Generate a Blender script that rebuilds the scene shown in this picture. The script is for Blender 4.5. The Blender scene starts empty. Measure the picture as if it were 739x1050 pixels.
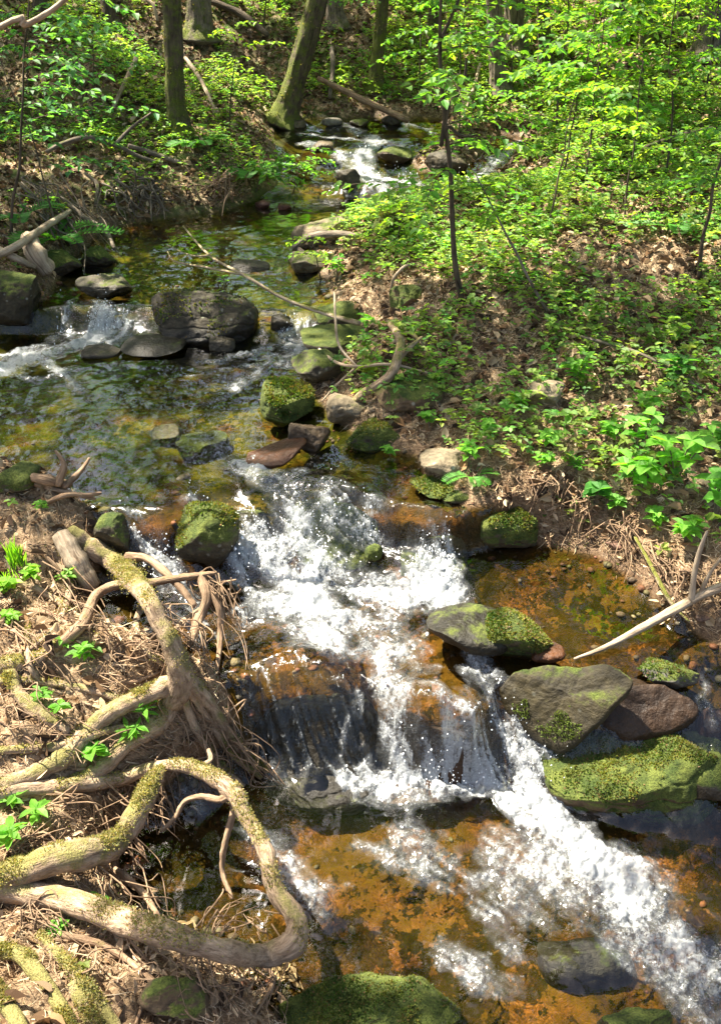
import bpy, math, random
import numpy as np
from mathutils import Vector

# ------------------------------------------------------------------ scene, camera model
SC = bpy.context.scene
COL = SC.collection
R = np.random.default_rng(7)
HC, PITCH, FPX = 2.4, math.radians(31.0), 909.3
CP, SP = math.cos(PITCH), math.sin(PITCH)
SUN_EL, SUN_AZ = math.radians(60.0), math.radians(-60.0)      # azimuth measured from +y towards +x
SUN = np.array([math.sin(SUN_AZ) * math.cos(SUN_EL), math.cos(SUN_AZ) * math.cos(SUN_EL), math.sin(SUN_EL)])

def ray(px, py):
    xc, yc = (px - 369.5) / FPX, -(py - 525.0) / FPX
    return np.array([xc, CP + yc * SP, -SP + yc * CP])

def at_z(px, py, z):
    d = ray(px, py)
    t = (z - HC) / d[2] if d[2] < -1e-3 else 60.0
    return np.array([d[0] * t, d[1] * t, HC + d[2] * t])

def at_y(px, py, y):
    d = ray(px, py)
    t = y / d[1]
    return np.array([d[0] * t, y, HC + d[2] * t])

# ------------------------------------------------------------------ noise
def _hash(ix, iy, iz, seed):
    h = (ix.astype(np.uint32) * np.uint32(374761393) + iy.astype(np.uint32) * np.uint32(668265263)
         + iz.astype(np.uint32) * np.uint32(2246822519) + np.uint32((seed * 3266489917) & 0xffffffff))
    h = (h ^ (h >> np.uint32(13))) * np.uint32(1274126177)
    h = h ^ (h >> np.uint32(16))
    return h.astype(np.float64) / 4294967295.0

def vnoise(p, seed=0):
    p = np.asarray(p, float)
    if p.shape[1] == 2:
        p = np.column_stack([p, np.zeros(len(p))])
    f = np.floor(p)
    i = f.astype(np.int64)
    w = p - f
    w = w * w * (3 - 2 * w)
    out = 0.0
    for dx in (0, 1):
        wx = w[:, 0] if dx else 1 - w[:, 0]
        for dy in (0, 1):
            wy = w[:, 1] if dy else 1 - w[:, 1]
            for dz in (0, 1):
                wz = w[:, 2] if dz else 1 - w[:, 2]
                out = out + wx * wy * wz * _hash(i[:, 0] + dx, i[:, 1] + dy, i[:, 2] + dz, seed)
    return out

def fbm(p, octaves=4, seed=0, gain=0.5):
    p = np.asarray(p, float)
    a, s, t = 1.0, 0.0, 0.0
    for o in range(octaves):
        s = s + a * vnoise(p * (2.03 ** o) + 17.3 * o, seed + o)
        t += a
        a *= gain
    return s / t

def sstep(a, b, x):
    t = np.clip((x - a) / (b - a), 0, 1)
    return t * t * (3 - 2 * t)

# ------------------------------------------------------------------ mesh helpers
def mesh(name, V, F, mat=None, smooth=True, attrs=None, colors=None):
    """F: (M,4) or (M,3) int array, or list of such arrays."""
    V = np.ascontiguousarray(V, dtype=np.float32)
    Fs = F if isinstance(F, list) else [F]
    Fs = [np.asarray(f, dtype=np.int32) for f in Fs if len(f)]
    me = bpy.data.meshes.new(name)
    me.vertices.add(len(V))
    me.vertices.foreach_set('co', V.ravel())
    nl = sum(f.size for f in Fs)
    npoly = sum(len(f) for f in Fs)
    me.loops.add(nl)
    me.polygons.add(npoly)
    me.loops.foreach_set('vertex_index', np.concatenate([f.ravel() for f in Fs]))
    tot = np.concatenate([np.full(len(f), f.shape[1], np.int32) for f in Fs])
    st = np.concatenate([[0], np.cumsum(tot)[:-1]]).astype(np.int32)
    me.polygons.foreach_set('loop_start', st)
    try:
        me.polygons.foreach_set('loop_total', tot)
    except Exception:
        pass
    me.polygons.foreach_set('use_smooth', np.full(npoly, smooth, dtype=bool))
    for k, a in (attrs or {}).items():
        at = me.attributes.new(k, 'FLOAT', 'POINT')
        at.data.foreach_set('value', np.ascontiguousarray(a, dtype=np.float32))
    for k, a in (colors or {}).items():
        at = me.attributes.new(k, 'FLOAT_COLOR', 'POINT')
        c = np.ones((len(V), 4), np.float32)
        c[:, :3] = a
        at.data.foreach_set('color', c.ravel())
    me.update(calc_edges=True)
    me.validate()
    if mat:
        me.materials.append(mat)
    return me

def link(name, me, parent=None, loc=(0, 0, 0), label=None, cat=None, group=None, kind=None):
    o = bpy.data.objects.new(name, me)
    COL.objects.link(o)
    o.location = loc
    if parent is not None:
        o.parent = parent
    tag(o, label, cat, group, kind)
    return o

def tag(o, label=None, cat=None, group=None, kind=None):
    if label: o['label'] = label
    if cat: o['category'] = cat
    if group: o['group'] = group
    if kind: o['kind'] = kind
    return o

def thing(name, loc, label, cat, group=None):
    return link(name, None, None, tuple(float(v) for v in loc), label, cat, group)

class MB:
    """collects tubes and loose faces into one mesh, built relative to an origin"""
    def __init__(s, origin=(0, 0, 0)):
        s.V, s.Q, s.T, s.n, s.o, s.A, s.U = [], [], [], 0, np.asarray(origin, float), [], []
    def add(s, V, Q=None, T=None, a=0.5, U=None):
        V = np.asarray(V, float)
        s.V.append(V - s.o)
        s.U.append(U if U is not None else V)
        s.A.append(np.full(len(V), a) if np.isscalar(a) else np.asarray(a))
        if Q is not None and len(Q): s.Q.append(np.asarray(Q) + s.n)
        if T is not None and len(T): s.T.append(np.asarray(T) + s.n)
        s.n += len(V)
    def tube(s, P, rad, seg=8, sub=4, wob=0.0, seed=0, flat=1.0, a=0.5, ridge=0.0):
        P = np.asarray(P, float)
        rad = np.asarray(rad, float) if not np.isscalar(rad) else np.full(len(P), rad)
        if sub > 1 and len(P) > 2:
            P, rad = crspline(P, rad, sub)
        n = len(P)
        T = np.gradient(P, axis=0)
        T /= np.linalg.norm(T, axis=1)[:, None] + 1e-9
        ref = np.array([0, 0, 1.0]) if abs(T[0, 2]) < .9 else np.array([1.0, 0, 0])
        N = np.cross(T[0], ref); N /= np.linalg.norm(N)
        ang = np.linspace(0, 2 * np.pi, seg, endpoint=False)
        V = np.zeros((n, seg, 3))
        for i in range(n):
            N = N - T[i] * np.dot(N, T[i]); N /= np.linalg.norm(N) + 1e-9
            B = np.cross(T[i], N)
            V[i] = P[i] + rad[i] * (np.cos(ang)[:, None] * N + flat * np.sin(ang)[:, None] * B)
        V = V.reshape(-1, 3)
        cl = np.concatenate([[0], np.cumsum(np.linalg.norm(np.diff(P, axis=0), axis=1))])
        U = np.stack([rad[:, None] * np.cos(ang)[None], rad[:, None] * np.sin(ang)[None], np.repeat(cl[:, None] + seed * 1.7, seg, 1)], -1).reshape(-1, 3)
        U = np.vstack([U, [0, 0, seed * 1.7], [0, 0, cl[-1] + seed * 1.7]])
        if wob:
            c = np.repeat(P, seg, axis=0)
            rr = np.repeat(rad, seg)
            k = (fbm(V / (rr[:, None] * 1.6 + 1e-4) + seed * 7.7, 3, seed) - .5) * 2 * wob
            k += (vnoise(V / (rr[:, None] * 5 + 1e-4) + seed * 3.1, seed + 5) - .5) * wob
            if ridge:
                th = np.tile(ang, n); q = np.column_stack([np.cos(th) * 4.5, np.sin(th) * 4.5, U[:-2, 2] * 3.0])
                k += ridge * (np.abs(fbm(q, 3, seed + 7) - .5) * 4 - .6)
            V = c + (V - c) * (1 + k)[:, None]
        i, j = np.meshgrid(np.arange(n - 1), np.arange(seg), indexing='ij')
        j2 = (j + 1) % seg
        Q = np.stack([i * seg + j, i * seg + j2, (i + 1) * seg + j2, (i + 1) * seg + j], -1).reshape(-1, 4)
        tip0, tip1 = len(V), len(V) + 1
        V = np.vstack([V, P[0] - T[0] * rad[0] * .35, P[-1] + T[-1] * rad[-1] * .5])
        jj = np.arange(seg)
        Tr = np.vstack([np.stack([np.full(seg, tip0), (jj + 1) % seg, jj], -1),
                        np.stack([np.full(seg, tip1), (n - 1) * seg + jj, (n - 1) * seg + (jj + 1) % seg], -1)])
        s.add(V, Q, Tr, a, U)
    def build(s, name, mat, parent=None, **kw):
        V = np.vstack(s.V)
        F = []
        if s.Q: F.append(np.vstack(s.Q))
        if s.T: F.append(np.vstack(s.T))
        me = mesh(name, V, F, mat, attrs={'moss': np.concatenate(s.A)})
        at = me.attributes.new('grain', 'FLOAT_VECTOR', 'POINT')
        at.data.foreach_set('vector', np.vstack(s.U).astype(np.float32).ravel())
        return link(name, me, parent, loc=(0, 0, 0) if parent is not None else tuple(s.o), **kw)

def crspline(P, rad, sub):
    Pe = np.vstack([2 * P[0] - P[1], P, 2 * P[-1] - P[-2]])
    re = np.concatenate([[rad[0]], rad, [rad[-1]]])
    out, ro = [], []
    for i in range(1, len(Pe) - 2):
        p0, p1, p2, p3 = Pe[i - 1], Pe[i], Pe[i + 1], Pe[i + 2]
        for t in np.arange(sub) / sub:
            out.append(.5 * (2 * p1 + (p2 - p0) * t + (2 * p0 - 5 * p1 + 4 * p2 - p3) * t * t + (3 * p1 - p0 - 3 * p2 + p3) * t ** 3))
            ro.append(re[i] + (re[i + 1] - re[i]) * t)
    out.append(P[-1]); ro.append(rad[-1])
    return np.array(out), np.array(ro)

class Leaves:
    """folded ovate leaves: two quads each, or lobes; coloured per leaf"""
    def __init__(s): s.p, s.d, s.n, s.l, s.w, s.c = [], [], [], [], [], []
    def add(s, p, d, n, l, w, c):
        s.p.append(p); s.d.append(d); s.n.append(n); s.l.append(l); s.w.append(w); s.c.append(c)
    def addv(s, P, D, N, L, W, C):
        s.p.extend(P); s.d.extend(D); s.n.extend(N); s.l.extend(L); s.w.extend(W); s.c.extend(C)
    def arrays(s, origin):
        return leaf_arrays(np.array(s.p) - np.asarray(origin), np.array(s.d), np.array(s.n), np.array(s.l), np.array(s.w), np.array(s.c))
    def build(s, name, mat, parent=None, origin=(0, 0, 0), **kw):
        V, Q, C = s.arrays(origin)
        me = mesh(name, V, Q, mat, smooth=False, colors={'col': C})
        return link(name, me, parent, loc=(0, 0, 0) if parent is not None else tuple(origin), **kw)

def leaf_arrays(P, D, N, L, W, C, fold=.18, droop=.15):
    D = D / (np.linalg.norm(D, axis=1)[:, None] + 1e-9)
    S = np.cross(D, N); S /= np.linalg.norm(S, axis=1)[:, None] + 1e-9
    U = np.cross(S, D)
    L = L[:, None]; W = W[:, None]
    base = P
    tip = P + D * L - U * L * droop
    r1 = P + D * L * .32 + S * W * .5 + U * W * fold
    r2 = P + D * L * .68 + S * W * .40 + U * (W * fold - L * droop * .4)
    l1 = P + D * L * .32 - S * W * .5 + U * W * fold
    l2 = P + D * L * .68 - S * W * .40 + U * (W * fold - L * droop * .4)
    V = np.stack([base, r1, r2, tip, l2, l1], 1).reshape(-1, 3)
    k = np.arange(len(P))[:, None] * 6
    Q = np.stack([k + np.array([[0, 1, 2, 3]]), k + np.array([[0, 3, 4, 5]])], 1).reshape(-1, 4)
    return V, Q, np.repeat(C, 6, axis=0)

def unit(v):
    v = np.asarray(v, float)
    return v / (np.linalg.norm(v) + 1e-12)

# ------------------------------------------------------------------ materials
def new_mat(name):
    m = bpy.data.materials.new(name)
    m.use_nodes = True
    nt = m.node_tree
    nt.nodes.clear()
    return m, nt

class NT:
    def __init__(s, nt): s.nt = nt
    def n(s, t, ins=None, **props):
        nd = s.nt.nodes.new(t)
        for k, v in props.items(): setattr(nd, k, v)
        for k, v in (ins or {}).items():
            sock = nd.inputs[k]
            if hasattr(v, 'is_output') or isinstance(v, bpy.types.NodeSocket): s.nt.links.new(v, sock)
            elif isinstance(v, (tuple, list)) and len(v) == 3 and sock.type == 'RGBA': sock.default_value = (*v, 1)
            else: sock.default_value = v
        return nd
    def math(s, op, a, b=0.0, c=None):
        nd = s.n('ShaderNodeMath', {0: a, 1: b}, operation=op)
        if c is not None:
            if isinstance(c, bpy.types.NodeSocket): s.nt.links.new(c, nd.inputs[2])
            else: nd.inputs[2].default_value = c
        return nd.outputs[0]
    def noise(s, vec, scale, detail=4, rough=.55, dist=0.0):
        nd = s.n('ShaderNodeTexNoise', {'Scale': scale, 'Detail': detail, 'Roughness': rough, 'Distortion': dist})
        if vec is not None: s.nt.links.new(vec, nd.inputs['Vector'])
        return nd.outputs['Fac']
    def ramp(s, fac, stops, interp='LINEAR'):
        nd = s.n('ShaderNodeValToRGB', {'Fac': fac})
        cr = nd.color_ramp
        cr.interpolation = interp
        while len(cr.elements) < len(stops): cr.elements.new(.5)
        for e, (p, c) in zip(cr.elements, stops):
            e.position = p
            e.color = (*c, 1) if isinstance(c, (tuple, list)) else (c, c, c, 1)
        return nd.outputs['Color']
    def mix(s, fac, a, b, blend='MIX'):
        nd = s.n('ShaderNodeMix', data_type='RGBA', blend_type=blend)
        for sock, v in ((nd.inputs[0], fac), (nd.inputs[6], a), (nd.inputs[7], b)):
            if isinstance(v, bpy.types.NodeSocket): s.nt.links.new(v, sock)
            elif isinstance(v, (tuple, list)): sock.default_value = (*v, 1)
            else: sock.default_value = v
        return nd.outputs[2]
    def mapr(s, v, a, b, c=0.0, d=1.0, smooth=False):
        nd = s.n('ShaderNodeMapRange', {0: v, 1: a, 2: b, 3: c, 4: d})
        if smooth: nd.interpolation_type = 'SMOOTHSTEP'
        return nd.outputs[0]
    def attr(s, name): return s.n('ShaderNodeAttribute', attribute_name=name)
    def out(s, surf): s.nt.links.new(surf, s.n('ShaderNodeOutputMaterial').inputs['Surface'])
    def link(s, a, b): s.nt.links.new(a, b)

def mat_rock():
    m, nt = new_mat('rock'); k = NT(nt)
    co = k.n('ShaderNodeTexCoord').outputs['Object']
    geo = k.n('ShaderNodeNewGeometry')
    tone = k.attr('tone').outputs['Color']
    moss = k.attr('moss').outputs['Fac']
    wet = k.attr('wet').outputs['Fac']
    n1 = k.noise(co, 7, 6, .6)
    n2 = k.noise(co, 45, 5, .65)
    c = k.mix(k.mapr(n1, .3, .7), (.045, .04, .034), (1, 1, 1))
    c = k.mix(1.0, k.ramp(n1, [(.25, .25), (.5, .7), (.72, 1.15)]), tone, 'MULTIPLY')
    c = k.mix(1.0, c, k.ramp(n2, [(.3, .55), (.5, .95), (.7, 1.35)]), 'MULTIPLY')
    # lichen spots
    vor = k.n('ShaderNodeTexVoronoi', {'Vector': co, 'Scale': 22.0, 'Randomness': 1.0}).outputs['Distance']
    lich = k.math('MULTIPLY', k.mapr(vor, .22, .12), k.mapr(k.noise(co, 5, 2), .52, .6))
    c = k.mix(k.math('MULTIPLY', lich, k.math('SUBTRACT', .6, k.math('MULTIPLY', wet, .6))), c, (.33, .33, .27))
    # wet darkening
    c = k.mix(wet, c, k.mix(1.0, c, (.42, .40, .36), 'MULTIPLY'))
    # moss
    nz = k.n('ShaderNodeSeparateXYZ', {0: geo.outputs['Normal']}).outputs[2]
    mn = k.noise(co, 11, 6, .68)
    mm = k.math('ADD', k.math('MULTIPLY', nz, .38), k.math('MULTIPLY', mn, .75))
    thr = k.math('SUBTRACT', 1.1, k.math('MULTIPLY', moss, 1.0))
    mf = k.mapr(k.math('SUBTRACT', mm, thr), -.04, .10, smooth=True)
    mf2 = k.noise(co, 160, 3, .7)
    ml = k.noise(co, 16, 4, .6)
    mc = k.mix(k.mapr(ml, .35, .65), (.032, .05, .009), (.10, .118, .022))
    mc = k.mix(1.0, mc, k.ramp(mf2, [(.3, .45), (.5, .95), (.7, 1.5)]), 'MULTIPLY')
    col = k.mix(mf, c, mc)
    bump1 = k.n('ShaderNodeBump', {'Strength': .85, 'Distance': .014, 'Height': k.math('ADD', k.noise(co, 30, 8, .68), k.math('MULTIPLY', n1, 1.2))})
    bump2 = k.n('ShaderNodeBump', {'Strength': k.math('MULTIPLY', mf, .9), 'Distance': .008, 'Height': mf2, 'Normal': bump1.outputs[0]})
    rough = k.mix(mf, k.mapr(wet, 0, 1, .88, .42), (.95, .95, .95))
    p = k.n('ShaderNodeBsdfPrincipled', {'Base Color': col, 'Roughness': rough, 'Normal': bump2.outputs[0]})
    p.inputs['Specular IOR Level'].default_value = .28
    k.out(p.outputs[0])
    return m

def mat_ground():
    m, nt = new_mat('forest_soil'); k = NT(nt)
    co = k.n('ShaderNodeTexCoord').outputs['Object']
    bed = k.attr('bed').outputs['Fac']
    wet = k.attr('wet').outputs['Fac']
    moss = k.attr('moss').outputs['Fac']
    needle = k.attr('needle').outputs['Fac']
    algae = k.attr('algae').outputs['Fac']
    # litter
    w = k.n('ShaderNodeVectorMath', {0: co, 1: k.n('ShaderNodeTexNoise', {'Vector': co, 'Scale': 9.0}).outputs['Color']}, operation='ADD').outputs[0]
    v1 = k.n('ShaderNodeTexVoronoi', {'Vector': w, 'Scale': 26.0}, feature='F1')
    leafc = k.n('ShaderNodeSeparateColor', {0: v1.outputs['Color']})
    lit = k.ramp(leafc.outputs[0], [(0, (.06, .036, .018)), (.35, (.14, .088, .045)), (.7, (.27, .185, .10)), (1, (.42, .32, .20))])
    fine = k.noise(co, 90, 5, .7)
    lit = k.mix(1.0, lit, k.ramp(fine, [(.28, .4), (.5, .9), (.72, 1.5)]), 'MULTIPLY')
    big = k.noise(co, 2.2, 4, .6)
    lit = k.mix(k.mapr(big, .5, .7, 0, .6), lit, (.030, .020, .012))
    # needle mat: stretched noise in two crossing directions
    def needles(rot):
        mp = k.n('ShaderNodeMapping', {'Vector': co, 'Rotation': (0, 0, rot), 'Scale': (16.0, 190.0, 60.0)})
        return k.noise(mp.outputs[0], 1.0, 3, .6, .6)
    nn = k.math('MAXIMUM', needles(.5), k.math('MAXIMUM', needles(1.9), needles(2.7)))
    nd = k.ramp(nn, [(.40, (.11, .068, .036)), (.55, (.31, .205, .115)), (.74, (.50, .37, .23))])
    nd = k.mix(k.mapr(big, .4, .65), nd, k.mix(1.0, nd, (.62, .56, .5), 'MULTIPLY'))
    c = k.mix(needle, lit, nd)
    # mossy soil
    mn = k.noise(co, 6, 6, .65)
    mf = k.mapr(k.math('ADD', mn, moss), .82, 1.02, smooth=True)
    mc = k.mix(k.noise(co, 14, 3), (.022, .04, .006), (.10, .12, .018))
    mc = k.mix(1.0, mc, k.ramp(k.noise(co, 140, 3, .7), [(.3, .5), (.7, 1.5)]), 'MULTIPLY')
    c = k.mix(mf, c, mc)
    # stream bed: rust gravel, olive algae
    vb = k.n('ShaderNodeTexVoronoi', {'Vector': w, 'Scale': 34.0}, feature='F1')
    vbs = k.n('ShaderNodeSeparateColor', {0: vb.outputs['Color']})
    vb2 = k.n('ShaderNodeTexVoronoi', {'Vector': co, 'Scale': 120.0}, feature='F1')
    bc = k.ramp(vbs.outputs[1], [(0, (.075, .040, .017)), (.4, (.125, .064, .024)), (.75, (.195, .095, .036)), (1, (.25, .145, .06))])
    bc = k.mix(1.0, bc, k.ramp(vb2.outputs['Distance'], [(0, 1.1), (.5, .9), (1, .65)]), 'MULTIPLY')
    bc = k.mix(k.mapr(vb.outputs['Distance'], .4, .8, 0, .35), bc, (.05, .026, .011))
    bn = k.noise(co, 3.5, 5, .62)
    bc = k.mix(k.mapr(bn, .42, .56, 0, .9), bc, k.mix(k.noise(co, 40, 4), (.04, .030, .009), (.12, .085, .02)))
    ac = k.mix(k.noise(co, 5, 5, .6), (.06, .085, .014), (.17, .18, .032))
    bc = k.mix(k.math('MULTIPLY', algae, k.mapr(k.noise(co, 4.2, 4), .66, .50)), bc, ac)
    c = k.mix(wet, c, k.mix(1.0, c, (.5, .42, .36), 'MULTIPLY'))
    w2 = k.n('ShaderNodeVectorMath', {0: co, 1: k.n('ShaderNodeTexNoise', {'Vector': co, 'Scale': 16.0, 'Detail': 5.0, 'Roughness': .65}).outputs['Color']}, operation='ADD').outputs[0]
    bl = k.n('ShaderNodeTexVoronoi', {'Vector': w2, 'Scale': 4.5}, feature='F1')
    blc = k.n('ShaderNodeSeparateColor', {0: bl.outputs['Color']}).outputs[0]
    bc = k.mix(1.0, bc, k.ramp(blc, [(0, (.13, .145, .09)), (.4, (.29, .25, .16)), (.75, (.50, .39, .24)), (1, (.78, .56, .32))]), 'MULTIPLY')
    c = k.mix(bed, c, bc)
    hb = k.math('ADD', k.math('MULTIPLY', fine, .5), k.math('MULTIPLY', leafc.outputs[1], .5))
    hb = k.math('ADD', hb, k.math('MULTIPLY', nn, needle))
    hb = k.math('ADD', k.math('MULTIPLY', hb, k.math('SUBTRACT', 1.0, bed)), k.math('MULTIPLY', bed, k.math('SUBTRACT', 1.0, vb.outputs['Distance'])))
    b = k.n('ShaderNodeBump', {'Strength': k.mapr(bed, 0, 1, .8, .3), 'Distance': .015, 'Height': hb})
    p = k.n('ShaderNodeBsdfPrincipled', {'Base Color': c, 'Roughness': k.math('ADD', k.mapr(wet, 0, 1, .9, .45), k.math('MULTIPLY', bed, .5)), 'Normal': b.outputs[0]})
    k.link(k.mapr(bed, 0, 1, .3, 0.0), p.inputs['Specular IOR Level'])
    k.out(p.outputs[0])
    return m

def mat_water():
    m, nt = new_mat('water'); k = NT(nt)
    co = k.n('ShaderNodeTexCoord').outputs['Object']
    foam = k.attr('foam').outputs['Fac']
    lic = k.attr('lic').outputs['Fac']
    fast = k.attr('fast').outputs['Fac']
    fu = k.attr('flowuv').outputs['Vector']
    mp = k.n('ShaderNodeMapping', {'Vector': fu, 'Scale': (150.0, 38.0, 1.0)}).outputs[0]
    st = k.noise(mp, 1.0, 4, .65, .4)
    steep = k.attr('steep').outputs['Fac']
    lic = k.math('ADD', .5, k.math('MULTIPLY', k.math('SUBTRACT', lic, .5), k.mapr(steep, 0, 1, .38, 1.0)))
    st = k.math('ADD', .5, k.math('MULTIPLY', k.math('SUBTRACT', st, .5), k.mapr(steep, 0, 1, .45, 1.0)))
    churn = k.noise(co, 48, 5, .68, .8)
    fr = k.noise(co, 120, 5, .7)
    lump = k.noise(co, 22, 4, .6)
    fr2 = k.noise(co, 320, 3, .7)
    v = k.math('ADD', k.math('MULTIPLY', lic, .85), k.math('MULTIPLY', st, .5))
    v = k.math('ADD', v, k.math('MULTIPLY', fr, .45))
    v = k.math('ADD', v, k.math('MULTIPLY', fr2, .18))
    v = k.math('ADD', v, k.math('ADD', k.math('MULTIPLY', lump, .25), k.math('MULTIPLY', k.math('SUBTRACT', churn, .22), 1.15)))          # mean about 1.4
    thr = k.math('SUBTRACT', 2.09, k.math('MULTIPLY', foam, 1.02))
    fm = k.mapr(k.math('SUBTRACT', v, thr), -.18, .56, smooth=True)
    fm = k.math('MULTIPLY', fm, k.mapr(foam, .02, .15))
    fm = k.math('MULTIPLY', fm, k.mapr(fr, .35, .6, .70, .97))
    milk = k.math('MULTIPLY', k.mapr(foam, .38, 1.0), k.mapr(k.math('ADD', k.math('MULTIPLY', lic, .5), k.math('MULTIPLY', churn, .5)), .36, .64, .06, .62))
    fm = k.math('MAXIMUM', fm, milk)
    mpr = k.n('ShaderNodeMapping', {'Vector': fu, 'Scale': (22.0, 10.0, 1.0)}).outputs[0]
    ripple = k.math('ADD', k.math('MULTIPLY', k.noise(mpr, 1.0, 3, .5, .8), .75), k.math('MULTIPLY', k.noise(co, 60, 2, .5), .04))
    mpr = k.n('ShaderNodeMapping', {'Vector': fu, 'Scale': (22.0, 10.0, 1.0)}).outputs[0]
    ripple = k.math('ADD', k.math('MULTIPLY', ripple, .5), k.math('MULTIPLY', k.math('MULTIPLY', st, k.math('MULTIPLY', fast, steep)), .9))
    b = k.n('ShaderNodeBump', {'Strength': k.mapr(steep, 0, 1, .21, .45), 'Distance': .02, 'Height': ripple})
    bf = k.n('ShaderNodeBump', {'Strength': .45, 'Distance': .02, 'Height': k.math('ADD', v, k.math('MULTIPLY', churn, 1.2))})
    fre = k.n('ShaderNodeFresnel', {'IOR': 1.34, 'Normal': b.outputs[0]}).outputs[0]
    tr = k.n('ShaderNodeBsdfTransparent', {'Color': (.90, .90, .80)})
    gl = k.n('ShaderNodeBsdfGlossy', {'Color': (1, 1, 1), 'Roughness': k.mapr(fast, 0, 1, .05, .10), 'Normal': b.outputs[0]})
    wat = k.n('ShaderNodeMixShader', {0: k.math('MINIMUM', k.math('MULTIPLY', fre, 1.6), 1.0), 1: tr.outputs[0], 2: gl.outputs[0]})
    fo = k.n('ShaderNodeBsdfPrincipled', {'Base Color': (.56, .58, .58), 'Roughness': .5, 'Normal': bf.outputs[0]})
    fo2 = k.n('ShaderNodeBsdfTranslucent', {'Color': (.46, .49, .49), 'Normal': bf.outputs[0]})
    fos = k.n('ShaderNodeMixShader', {0: .35, 1: fo.outputs[0], 2: fo2.outputs[0]})
    sh = k.n('ShaderNodeMixShader', {0: k.math('MULTIPLY', fm, .90), 1: wat.outputs[0], 2: fos.outputs[0]})
    k.out(sh.outputs[0])
    return m

def mat_leaf(name, trans=.45, gain=1.0):
    m, nt = new_mat(name); k = NT(nt)
    c = k.attr('col').outputs['Color']
    co = k.n('ShaderNodeTexCoord').outputs['Object']
    n = k.noise(co, 60, 2)
    c = k.mix(1.0, c, k.ramp(n, [(.3, .75 * gain), (.7, 1.25 * gain)]), 'MULTIPLY')
    p = k.n('ShaderNodeBsdfPrincipled', {'Base Color': c, 'Roughness': .5})
    p.inputs['Specular IOR Level'].default_value = .22
    t = k.n('ShaderNodeBsdfTranslucent', {'Color': k.mix(1.0, c, (2.2, 2.3, .7), 'MULTIPLY')})
    k.out(k.n('ShaderNodeMixShader', {0: trans, 1: p.outputs[0], 2: t.outputs[0]}).outputs[0])
    return m

def mat_litter(name, trans=.15):
    m, nt = new_mat(name); k = NT(nt)
    c = k.attr('col').outputs['Color']
    p = k.n('ShaderNodeBsdfPrincipled', {'Base Color': c, 'Roughness': .8})
    p.inputs['Specular IOR Level'].default_value = .2
    t = k.n('ShaderNodeBsdfTranslucent', {'Color': c})
    k.out(k.n('ShaderNodeMixShader', {0: trans, 1: p.outputs[0], 2: t.outputs[0]}).outputs[0])
    return m

def mat_bark(name, dark, light, mossc=(.13, .15, .025), fine=70.0, stretch=6.0):
    m, nt = new_mat(name); k = NT(nt)
    co = k.n('ShaderNodeTexCoord').outputs['Object']
    geo = k.n('ShaderNodeNewGeometry')
    moss = k.attr('moss').outputs['Fac']
    gr = k.attr('grain').outputs['Vector']
    mp = k.n('ShaderNodeMapping', {'Vector': gr, 'Scale': (1.0, 1.0, 1.0 / stretch)}).outputs[0]
    n1 = k.noise(mp, fine, 6, .68, .5)
    n2 = k.noise(co, 9, 5, .6)
    c = k.mix(k.mapr(n1, .3, .7), dark, light)
    c = k.mix(1.0, c, k.ramp(n2, [(.25, .45), (.5, .95), (.75, 1.3)]), 'MULTIPLY')
    vc = k.noise(mp, fine * .38, 5, .7, 1.2)
    c = k.mix(k.mapr(vc, .44, .34, 0, .75), c, k.mix(1.0, dark, (.5, .45, .4), 'MULTIPLY'))
    nz = k.n('ShaderNodeSeparateXYZ', {0: geo.outputs['Normal']}).outputs[2]
    mf = k.mapr(k.math('ADD', k.math('ADD', k.math('MULTIPLY', nz, .22), k.noise(co, 13, 6, .7)), moss), .93, 1.17, smooth=True)
    tuft = k.noise(co, 210, 3, .7)
    mc = k.mix(k.noise(co, 18, 3), k.mix(0.55, mossc, (.02, .03, .004)), mossc)
    mc = k.mix(1.0, mc, k.ramp(tuft, [(.3, .45), (.5, 1.0), (.7, 1.6)]), 'MULTIPLY')
    c = k.mix(mf, c, mc)
    h = k.math('ADD', k.math('ADD', n1, k.math('MULTIPLY', vc, 1.6)), k.math('MULTIPLY', k.math('MULTIPLY', tuft, mf), 1.1))
    b = k.n('ShaderNodeBump', {'Strength': .85, 'Distance': .009, 'Height': h})
    p = k.n('ShaderNodeBsdfPrincipled', {'Base Color': c, 'Roughness': .88, 'Normal': b.outputs[0]})
    p.inputs['Specular IOR Level'].default_value = .2
    k.out(p.outputs[0])
    return m

def mat_drop():
    m, nt = new_mat('splash_water'); k = NT(nt)
    p = k.n('ShaderNodeBsdfPrincipled', {'Base Color': (.82, .85, .86), 'Roughness': .12})
    k.out(p.outputs[0])
    return m

M = dict(rock=mat_rock(), ground=mat_ground(), water=mat_water(), leaf=mat_leaf('leaf'), leafthin=mat_leaf('sunlit_leaf', .5, 1.15),
         crown=mat_leaf('crown_leaf', .3), litter=mat_litter('dry_leaf'), needle=mat_litter('dry_needle', .0), moss=mat_leaf('moss_leaf', .3),
         bark=mat_bark('bark', (.055, .043, .03), (.26, .21, .155)),
         darkbark=mat_bark('dark_bark', (.03, .023, .016), (.14, .105, .07)),
         root=mat_bark('root_bark', (.13, .08, .048), (.47, .345, .225), (.25, .215, .075), 80., 3.0),
         wood=mat_bark('dry_wood', (.20, .14, .085), (.50, .40, .28), (.16, .16, .03), 60., 9.0),
         paleroot=mat_bark('fine_root_bark', (.12, .07, .04), (.38, .26, .16), (.16, .16, .03), 90., 7.0), drop=mat_drop())
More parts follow.
